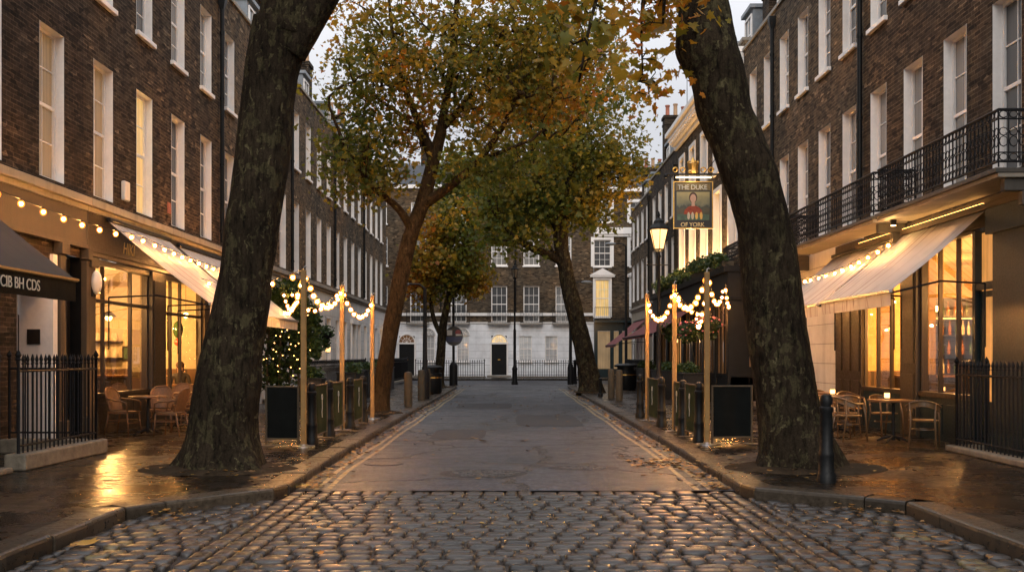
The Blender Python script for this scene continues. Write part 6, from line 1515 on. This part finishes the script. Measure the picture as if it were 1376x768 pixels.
for x, y, rot, lb in ((6.85, 17.05, 2.7, 'round-backed wooden armchair nearest the right railing'), (6.02, 18.35, 1.9, 'round-backed wooden armchair left of the nearest right table'), (6.25, 19.2, 3.1, 'round-backed wooden armchair between the nearest and second right tables'),
                      (6.1, 20.85, 2.6, 'round-backed wooden armchair at the third right table'), (6.6, 22.4, 3.0, 'round-backed wooden armchair between the third and farthest right tables'), (6.95, 19.1, .3, 'round-backed wooden armchair by the window behind the nearest right table'), (6.9, 20.9, .2, 'round-backed wooden armchair by the window behind the second right table'), (5.85, 22.75, 1.7, 'round-backed wooden armchair beside the near right trunk')): put(hc, (x, y, PZ), rot, lb, 'round-backed armchairs outside the restaurant')
for k, (x, y, _) in enumerate(tl):
    r = thing('candle_holder', f'small glass with a lit candle on the {["nearest", "second", "third", "farthest"][k]} right table', 'candle', (x - .08, y + .08, PZ + .751), 'lit candles on the tables'); x -= .08; y += .08
    mb = MB(); mb.lathe([(.035, .0), (.045, .01), (.045, .12), (.04, .12), (.04, .015)], (x, y, PZ + .751), 12); mb.build('holder_glass', 'jar_pale', r); mb = MB(); mb.lathe([(.044, .02), (.0465, .05), (.0465, .11)], (x, y, PZ + .751), 12); mb.build('flame_glow', 'candle_glow', r)

# ------------------------------------------------------------------ inside the two lit shops
def pendant(x, y, z, ztop, e, label, shade=True):
    r = thing('pendant_lamp', label, 'pendant lamp', (x, y, z), 'pendant lamps in the lit rooms'); mb = MB(); mb.tube([(x, y, z + .1), (x, y, ztop)], .008, 5); mb.build('cord', 'black_iron', r)
    mb = MB(); mb.sphere((x, y, z), .085, 12, 8); mb.build('bulb', 'pendant_glow', r, smooth=True)
    if shade: mb = MB(); mb.lathe([(.03, .16), (.06, .15), (.20, .03), (.205, .02), (.19, .03), (.05, .14)], (x, y, z), 16); mb.build('lamp_shade', 'black_iron', r, smooth='auto')
    lamp_light(r, (x, y, z - .14), e * .8, (1, .50, .155), .1)
def globe_lamp(x, y, z, ztop, label):
    r = thing('globe_lamp', label, 'globe lamp', (x, y, z), 'small globe lamps in the lit rooms'); mb = MB(); mb.tube([(x, y, z + .07), (x, y, ztop)], .006, 4); mb.build('cord', 'black_iron', r); mb = MB(); mb.sphere((x, y, z), .07, 10, 8); mb.build('bulb', 'pendant_glow', r, smooth=True)
pendant(-9.3, 21.3, 2.95, 3.49, 572, 'round pendant lamp in the cafe, nearest the first window'); pendant(-10.4, 26.4, 2.62, 3.49, 838, 'bright pendant lamp deep in the cafe seen through the first window'); pendant(-9.0, 24.9, 2.55, 3.49, 572, 'pendant lamp in the cafe behind the second window'); pendant(-8.7, 20.3, 3.0, 3.49, 308, 'small pendant lamp close behind the left end of the cafe window', False)
pendant(8.9, 17.6, 3.0, 3.69, 815, 'pendant lamp in the restaurant behind the nearest window'); pendant(9.6, 20.2, 2.95, 3.69, 815, 'pendant lamp in the restaurant behind the pier'); pendant(8.75, 22.0, 2.35, 3.69, 623, 'bare pendant lamp in the restaurant behind the farther window', False); pendant(10.4, 22.6, 3.05, 3.69, 720, 'pendant lamp above the back bar of the restaurant')
for k, (x, y, z) in enumerate(((8.6, 16.6, 3.05), (9.9, 18.6, 3.1), (10.2, 21.3, 3.0), (8.5, 20.8, 2.9), (9.6, 23.2, 2.7))):
    globe_lamp(x, y, z, 3.69, f'small unshaded globe lamp in the restaurant, {["nearest the door", "above the bench", "deep behind the pier", "behind the farther window", "over the bar counter"][k]}')
for k, (x, y, z) in enumerate(((-9.9, 23.0, 2.9), (-8.9, 22.2, 3.05), (-11.2, 25.0, 2.8), (-8.6, 27.0, 2.7))):
    globe_lamp(x, y, z, 3.49, f'small unshaded globe lamp in the cafe, {["in the middle of the room", "behind the dark pier", "deep at the back wall", "above the seated guest"][k]}')
# back bar with bottles against the restaurant's end wall
r = thing('back_bar', 'dark shelving full of bottles at the back of the restaurant', 'shelf', (10.5, 24.1, .16)); mb = MB(); mb.box(9.75, 9.80, 23.85, 24.22, .16, 3.0); mb.box(11.35, 11.40, 23.85, 24.22, .16, 3.0); mb.box(9.8, 11.35, 24.19, 24.22, .16, 3.0); mb.build('frame', 'dark_wood', r)
bz = [1.2, 1.65, 2.1, 2.55]
for z in bz: mb = MB(); mb.box(9.8, 11.35, 23.87, 24.189, z, z + .03); mb.build('shelf_board', 'dark_wood', r)
mb = MB(); mb.box(9.8, 11.35, 24.17, 24.186, 2.5, 2.53); mb.build('shelf_light', 'candle_glow', r)
def bottle_proto(m):
    q = MB(); q.lathe([(.038, 0), (.04, .01), (.04, .18), (.015, .235), (.014, .30), (.018, .305), (.018, .32)], (0, 0, 0), 10); return q.build('bottle', m, None, smooth='auto')
bps = [bottle_proto('bottle_amber'), bottle_proto('bottle_green'), bottle_proto('jar_pale')]; nb = 0; firsts = [True] * 3
for z in bz:
    x = 9.9
    while x < 11.3:
        k = R.randrange(3)
        o = bps[k] if firsts[k] else bps[k].copy()
        if not firsts[k]: COL.objects.link(o)
        firsts[k] = False; o.location = (x, 24.0 + R.uniform(-.05, .05), z + .031); o.scale = (1, 1, 1)
        tag(o, ['amber glass bottle on the back bar shelves', 'green glass bottle on the back bar shelves', 'pale stoneware bottle on the back bar shelves'][k], 'bottle', ['amber bottles', 'green bottles', 'pale bottles'][k] + ' on the back bar'); x += R.uniform(.11, .2)
r = thing('bar_counter', 'dark bar counter inside the restaurant window', 'counter', (9.6, 22.5, .16)); mb = MB(); mb.box(8.7, 11.6, 22.9, 23.3, .16, 1.15); [mb.box(8.8 + k * .7, 9.4 + k * .7, 22.87, 22.899, .3, 1.0) for k in range(4)]; mb.build('front', 'dark_wood', r, bevel=.01); mb = MB(); mb.box(8.65, 11.65, 22.82, 23.36, 1.151, 1.2); mb.build('worktop', 'table_wood', r, bevel=.01)
r = thing('coffee_machine', 'dark coffee machine on the bar counter', 'machine', (9.1, 23.0, 1.201)); mb = MB(); mb.box(8.85, 9.4, 22.92, 23.25, 1.25, 1.62); mb.box(8.9, 9.35, 22.86, 22.919, 1.5, 1.6); [mb.box(q, q + .04, 22.95, 23.2, 1.201, 1.25) for q in (8.88, 9.33)]; mb.build('body', 'black_iron', r, bevel=.02); mb = MB(); mb.tube([(9.0, 22.9, 1.5), (9.0, 22.83, 1.42)], .012, 6); mb.tube([(9.25, 22.9, 1.5), (9.25, 22.83, 1.42)], .012, 6); mb.build('spout', 'steel', r)
r = thing('dining_table', 'dark dining table inside the restaurant behind its nearest window', 'table', (8.7, 18.0, .16)); mb = MB(); mb.box(8.3, 9.1, 17.4, 18.6, .87, .91); mb.build('tabletop', 'dark_wood', r, bevel=.01)
for a in (8.36, 8.98):
    for b in (17.46, 18.48): mb = MB(); mb.box(a, a + .06, b, b + .06, .16, .869); mb.build('leg', 'dark_wood', r)
r = thing('bench', 'dark high-backed bench inside the restaurant', 'bench', (9.6, 19.0, .16)); mb = MB(); mb.box(8.6, 10.4, 19.5, 19.62, .16, 1.55); mb.build('backrest', 'dark_wood', r, bevel=.02); mb = MB(); mb.box(8.6, 10.4, 19.0, 19.499, .16, .62); mb.build('seat', 'dark_cloth', r, bevel=.03)
# cafe: shelf with jars, picture, counter, a guest at a table
r = thing('wall_shelf', 'wall shelves with jars at the back of the cafe', 'shelf', (-11, 27.8, 1.6))
for z in (1.55, 2.0): mb = MB(); mb.box(-11.9, -10.6, 27.65, 27.94, z, z + .035); mb.build('shelf_board', 'dark_wood', r)
jp = MB(); jp.lathe([(.07, 0), (.085, .03), (.085, .16), (.06, .19), (.06, .22)], (0, 0, 0), 10); jo = jp.build('jar', 'jar_pale', None, smooth='auto'); first = True
for z in (1.55, 2.0):
    for k in range(5):
        o = jo if first else jo.copy()
        if not first: COL.objects.link(o)
        first = False; o.location = (-11.75 + k * .24, 27.78, z + .036); tag(o, 'pale round jar on the cafe wall shelves', 'jar', 'jars on the cafe shelves')
r = thing('wall_picture', 'framed dark green picture on the cafe end wall', 'picture', (-10.3, 27.94, 1.9)); mb = MB(); mb.box(-10.62, -10.02, 27.90, 27.945, 1.5, 1.9); mb.build('frame', 'dark_wood', r); mb = MB(); mb.box(-10.57, -10.07, 27.89, 27.899, 1.55, 1.85); mb.build('canvas', 'picture_green', r)
for k, (x, z) in enumerate(((-10.35, 2.4), (-10.1, 2.42), (-9.9, 2.25))):
    mb = MB(); mb.lathe([(.13, 0), (.13, .03), (.11, .04), (.01, .03)], (0, 0, 0), 18); o = mb.build('wall_plate', 'dark_wood' if k != 1 else 'fruit_red', None); o.location = (x, 27.93, z); o.rotation_euler = (PI / 2, 0, 0); tag(o, ['dark round plate hung on the cafe end wall, left of the red one', 'red round plate hung on the cafe end wall', 'dark round plate hung on the cafe end wall, right of the red one'][k], 'wall plate')
r = thing('counter', 'panelled wooden counter inside the cafe', 'counter', (-10.4, 26.3, .16)); mb = MB(); mb.box(-11.6, -9.6, 26.0, 26.5, .16, 1.1); [mb.box(-11.5 + k * .4, -11.2 + k * .4, 25.97, 25.999, .3, 1.0) for k in range(5)]; mb.build('front', 'dark_wood', r, bevel=.01); mb = MB(); mb.box(-11.65, -9.55, 25.92, 26.55, 1.101, 1.15); mb.build('worktop', 'table_wood', r, bevel=.01)
r = thing('dining_table', 'small wooden table inside the cafe before the seated guest', 'table', (-8.55, 26.3, .16)); mb = MB(); mb.lathe([(.38, .70), (.40, .71), (.40, .74), (.01, .75)], (-8.5, 26.4, .16), 24); mb.build('tabletop', 'table_wood', r); mb = MB(); mb.lathe([(.24, 0), (.24, .03), (.04, .06), (.035, .69)], (-8.5, 26.4, .16), 14); mb.build('pedestal', 'black_iron', r, smooth='auto')
r = thing('hanging_ornament', 'dark hanging ornament with a red lower part behind the second cafe window', 'ornament', (-8.6, 25.9, 2.4)); mb = MB(); mb.tube([(-8.45, 25.9, 2.55), (-8.45, 25.9, 3.49)], .006, 4); mb.sphere((-8.45, 25.9, 2.3), .13, 12, 8, (1, 1, 1.7)); mb.build('body', 'bottle_green', r, smooth=True); mb = MB(); mb.sphere((-8.45, 25.9, 1.98), .10, 10, 8); mb.build('lower_part', 'fruit_red', r, smooth=True)

def person_seated(x, y, z, rot, label):
    """one skinned body, head with features, hair and coat; hands resting on the lap"""
    r = thing('person', label, 'person', (x, y, z), None, rot)
    J = {'pel': (0, 0, .50, .15), 'bel': (0, .01, .68, .135), 'che': (0, .0, .88, .155), 'nec': (0, -.01, 1.05, .06), 'hd': (0, -.03, 1.16, .085), 'cr': (0, -.015, 1.26, .075)}
    E = [('pel', 'bel'), ('bel', 'che'), ('che', 'nec'), ('nec', 'hd'), ('hd', 'cr')]
    for s, k in ((-1, 'l'), (1, 'r')):
        J.update({'hp' + k: (s * .10, -.03, .49, .10), 'kn' + k: (s * .13, -.45, .50, .07), 'an' + k: (s * .12, -.42, .09, .045), 'to' + k: (s * .13, -.58, .04, .035), 'sh' + k: (s * .19, 0, .97, .065), 'el' + k: (s * .25, -.06, .70, .048), 'wr' + k: (s * .14, -.30, .62, .034), 'ha' + k: (s * .09, -.38, .61, .036)})
        E += [('pel', 'hp' + k), ('hp' + k, 'kn' + k), ('kn' + k, 'an' + k), ('an' + k, 'to' + k), ('che', 'sh' + k), ('sh' + k, 'el' + k), ('el' + k, 'wr' + k), ('wr' + k, 'ha' + k)]
        for f, (dx, L) in enumerate(((-.028, .07), (-.009, .085), (.010, .08), (.027, .062))):
            J[f'f{k}{f}'] = (s * .09 + dx, -.38 - L * .6, .615, .009); J[f'g{k}{f}'] = (s * .09 + dx, -.38 - L, .60, .008); E += [('ha' + k, f'f{k}{f}'), (f'f{k}{f}', f'g{k}{f}')]
        J['th' + k] = (s * .09 - s * .05, -.36, .63, .010); E.append(('wr' + k, 'th' + k))
    names = list(J); me = bpy.data.meshes.new('body'); me.from_pydata([J[n][:3] for n in names], [(names.index(a), names.index(b)) for a, b in E], [])
    o = bpy.data.objects.new('body', me); COL.objects.link(o); sk = o.modifiers.new('skin', 'SKIN'); sk.use_smooth_shade = True
    for i, n in enumerate(names): me.skin_vertices[0].data[i].radius = (J[n][3], J[n][3] * (.75 if n in ('che', 'bel') else 1)); me.skin_vertices[0].data[i].use_root = n == 'pel'
    ss = o.modifiers.new('sub', 'SUBSURF'); ss.levels = 1; ss.render_levels = 1
    dg = bpy.context.evaluated_depsgraph_get(); m2 = bpy.data.meshes.new_from_object(o.evaluated_get(dg)); bpy.data.objects.remove(o)
    m2.materials.clear(); [m2.materials.append(M[q]) for q in ('dark_cloth', 'skin')]
    for p in m2.polygons:
        c = p.center; p.material_index = 1 if (c.z > 1.06 or (c.y < -.30 and c.z > .57 and abs(c.x) < .16)) else 0; p.use_smooth = True
    b = bpy.data.objects.new('body', m2); COL.objects.link(b); b.parent = r
    mb = MB(); mb.sphere((0, .015, 1.225), .115, 14, 10, (.95, 1.05, 1.0)); mb.sphere((0, .07, 1.13), .10, 12, 8, (1, .6, 1.3)); mb.build('hair', 'hair_dark', r, smooth=True)
    mb = MB(); mb.sphere((0, -.125, 1.17), .016, 8, 6, (1, 1.2, 1.3)); [mb.sphere((s * .09, -.01, 1.18), .02, 8, 6, (.5, 1, 1.4)) for s in (-1, 1)]; mb.build('face', 'skin', r, smooth=True)
    mb = MB(); [mb.sphere((s * .032, -.112, 1.195), .009, 8, 6) for s in (-1, 1)]; mb.build('eyes', 'dark_cloth', r, smooth=True)
    return r
person_seated(-8.75, 27.0, .16, .35, 'person with dark hair and a dark top sitting at the small table inside the cafe')
r = thing('stool', 'small stool under the seated guest in the cafe', 'stool', (-8.75, 27.03, .16)); mb = MB(); mb.lathe([(.18, .33), (.19, .36), (.01, .365)], (-8.75, 27.03, .16), 16); mb.build('seat', 'dark_wood', r)
for q in range(4): mb = MB(); a = q * PI / 2 + .7; mb.tube([(-8.75 + .12 * math.cos(a), 27.03 + .12 * math.sin(a), .49), (-8.75 + .17 * math.cos(a), 27.03 + .17 * math.sin(a), .16)], .016, 6); mb.build('leg', 'dark_wood', r)
# warm strip light tucked under the balcony and one spot at its far end
r = thing('strip_light', 'thin warm strip light along the wall under the nearest right balcony', 'strip light', (XR, 15, 4.2)); mb = MB(); mb.box(XR - .17, XR - .12, 16.4, 22.3, 4.064, 4.075); mb.build('housing', 'black_iron', r); mb = MB(); mb.box(XR - .165, XR - .125, 16.42, 22.28, 4.0755, 4.083); mb.build('diffuser', 'soffit_glow', r)
r = thing('spotlight', 'small bright spotlight under the right balcony above the far end of the nearer awning', 'spotlight', (XR - .5, 19.2, 4.18)); mb = MB(); mb.lathe([(.05, -.10), (.06, 0)], (XR - .55, 19.2, 4.185), 12); mb.build('housing', 'black_iron', r, smooth='auto'); mb = MB(); mb.lathe([(.048, -.112), (.048, -.102)], (XR - .55, 19.2, 4.185), 12); mb.build('lens', 'strip_glow', r); lamp_light(r, (XR - .6, 19.2, 4.0), 14, (1, .6, .22), .05)

# ------------------------------------------------------------------ sky, sun, camera
SKYZ = 2.35          # an overcast sky is brighter overhead than at the horizon
w = bpy.data.worlds.new('World'); scn.world = w; w.use_nodes = True; nt = w.node_tree; bg = nt.nodes['Background']
sky = nt.nodes.new('ShaderNodeTexSky'); sky.sky_type = 'NISHITA'; sky.sun_disc = False; EL, AZ = math.radians(20), math.radians(181); sky.sun_elevation = EL; sky.sun_rotation = AZ; sky.altitude = 50; sky.air_density = 1.5; sky.dust_density = 3
hs = nt.nodes.new('ShaderNodeHueSaturation'); hs.inputs['Saturation'].default_value = .25; nt.links.new(sky.outputs[0], hs.inputs['Color'])
tc = nt.nodes.new('ShaderNodeTexCoord'); cn = nt.nodes.new('ShaderNodeTexNoise'); cn.inputs['Scale'].default_value = 2.2; cn.inputs['Detail'].default_value = 5; nt.links.new(tc.outputs['Generated'], cn.inputs['Vector'])
cr = nt.nodes.new('ShaderNodeValToRGB'); cr.color_ramp.elements[0].position = .35; cr.color_ramp.elements[0].color = (7.0, 7.15, 7.6, 1); cr.color_ramp.elements[1].position = .7; cr.color_ramp.elements[1].color = (8.3, 8.3, 8.5, 1); nt.links.new(cn.outputs[0], cr.inputs[0])
sx = nt.nodes.new('ShaderNodeSeparateXYZ'); nt.links.new(tc.outputs['Generated'], sx.inputs[0])
gr = nt.nodes.new('ShaderNodeValToRGB'); ge = gr.color_ramp.elements; ge[0].position = .22; ge[0].color = (.96, .96, .97, 1); ge[1].position = .75; ge[1].color = (SKYZ, SKYZ * 1.0, SKYZ * 1.02, 1); nt.links.new(sx.outputs[2], gr.inputs[0])
mu = nt.nodes.new('ShaderNodeMix'); mu.data_type = 'RGBA'; mu.blend_type = 'MULTIPLY'; mu.inputs[0].default_value = 1; nt.links.new(cr.outputs[0], mu.inputs[6]); nt.links.new(gr.outputs[0], mu.inputs[7])
mx = nt.nodes.new('ShaderNodeMix'); mx.data_type = 'RGBA'; mx.inputs[0].default_value = .88; nt.links.new(hs.outputs[0], mx.inputs[6]); nt.links.new(mu.outputs[2], mx.inputs[7]); nt.links.new(mx.outputs[2], bg.inputs[0]); bg.inputs[1].default_value = .108
sl = bpy.data.lights.new('sun', 'SUN'); sl.energy = 1.5; sl.angle = math.radians(40); sl.color = (1, .93, .84); so = bpy.data.objects.new('sun', sl); COL.objects.link(so); so.rotation_euler = (PI / 2 - EL, 0, PI - AZ)
cam = bpy.data.cameras.new('camera'); cam.lens = 36.0; cam.sensor_width = 36.0; cam.shift_y = 93 / 1376; cam.clip_end = 1500; cam.clip_start = .1
co = bpy.data.objects.new('camera', cam); COL.objects.link(co); co.location = (0, 0, 1.65); co.rotation_euler = (PI / 2, 0, 0); scn.camera = co
scn.view_settings.view_transform = 'Standard'; scn.view_settings.look = 'None'; scn.view_settings.exposure = 0; scn.view_settings.gamma = 1
scn.cycles.use_denoising = True; scn.cycles.max_bounces = 8; scn.cycles.transparent_max_bounces = 16; scn.cycles.sample_clamp_indirect = 6; scn.cycles.caustics_reflective = False; scn.cycles.caustics_refractive = False
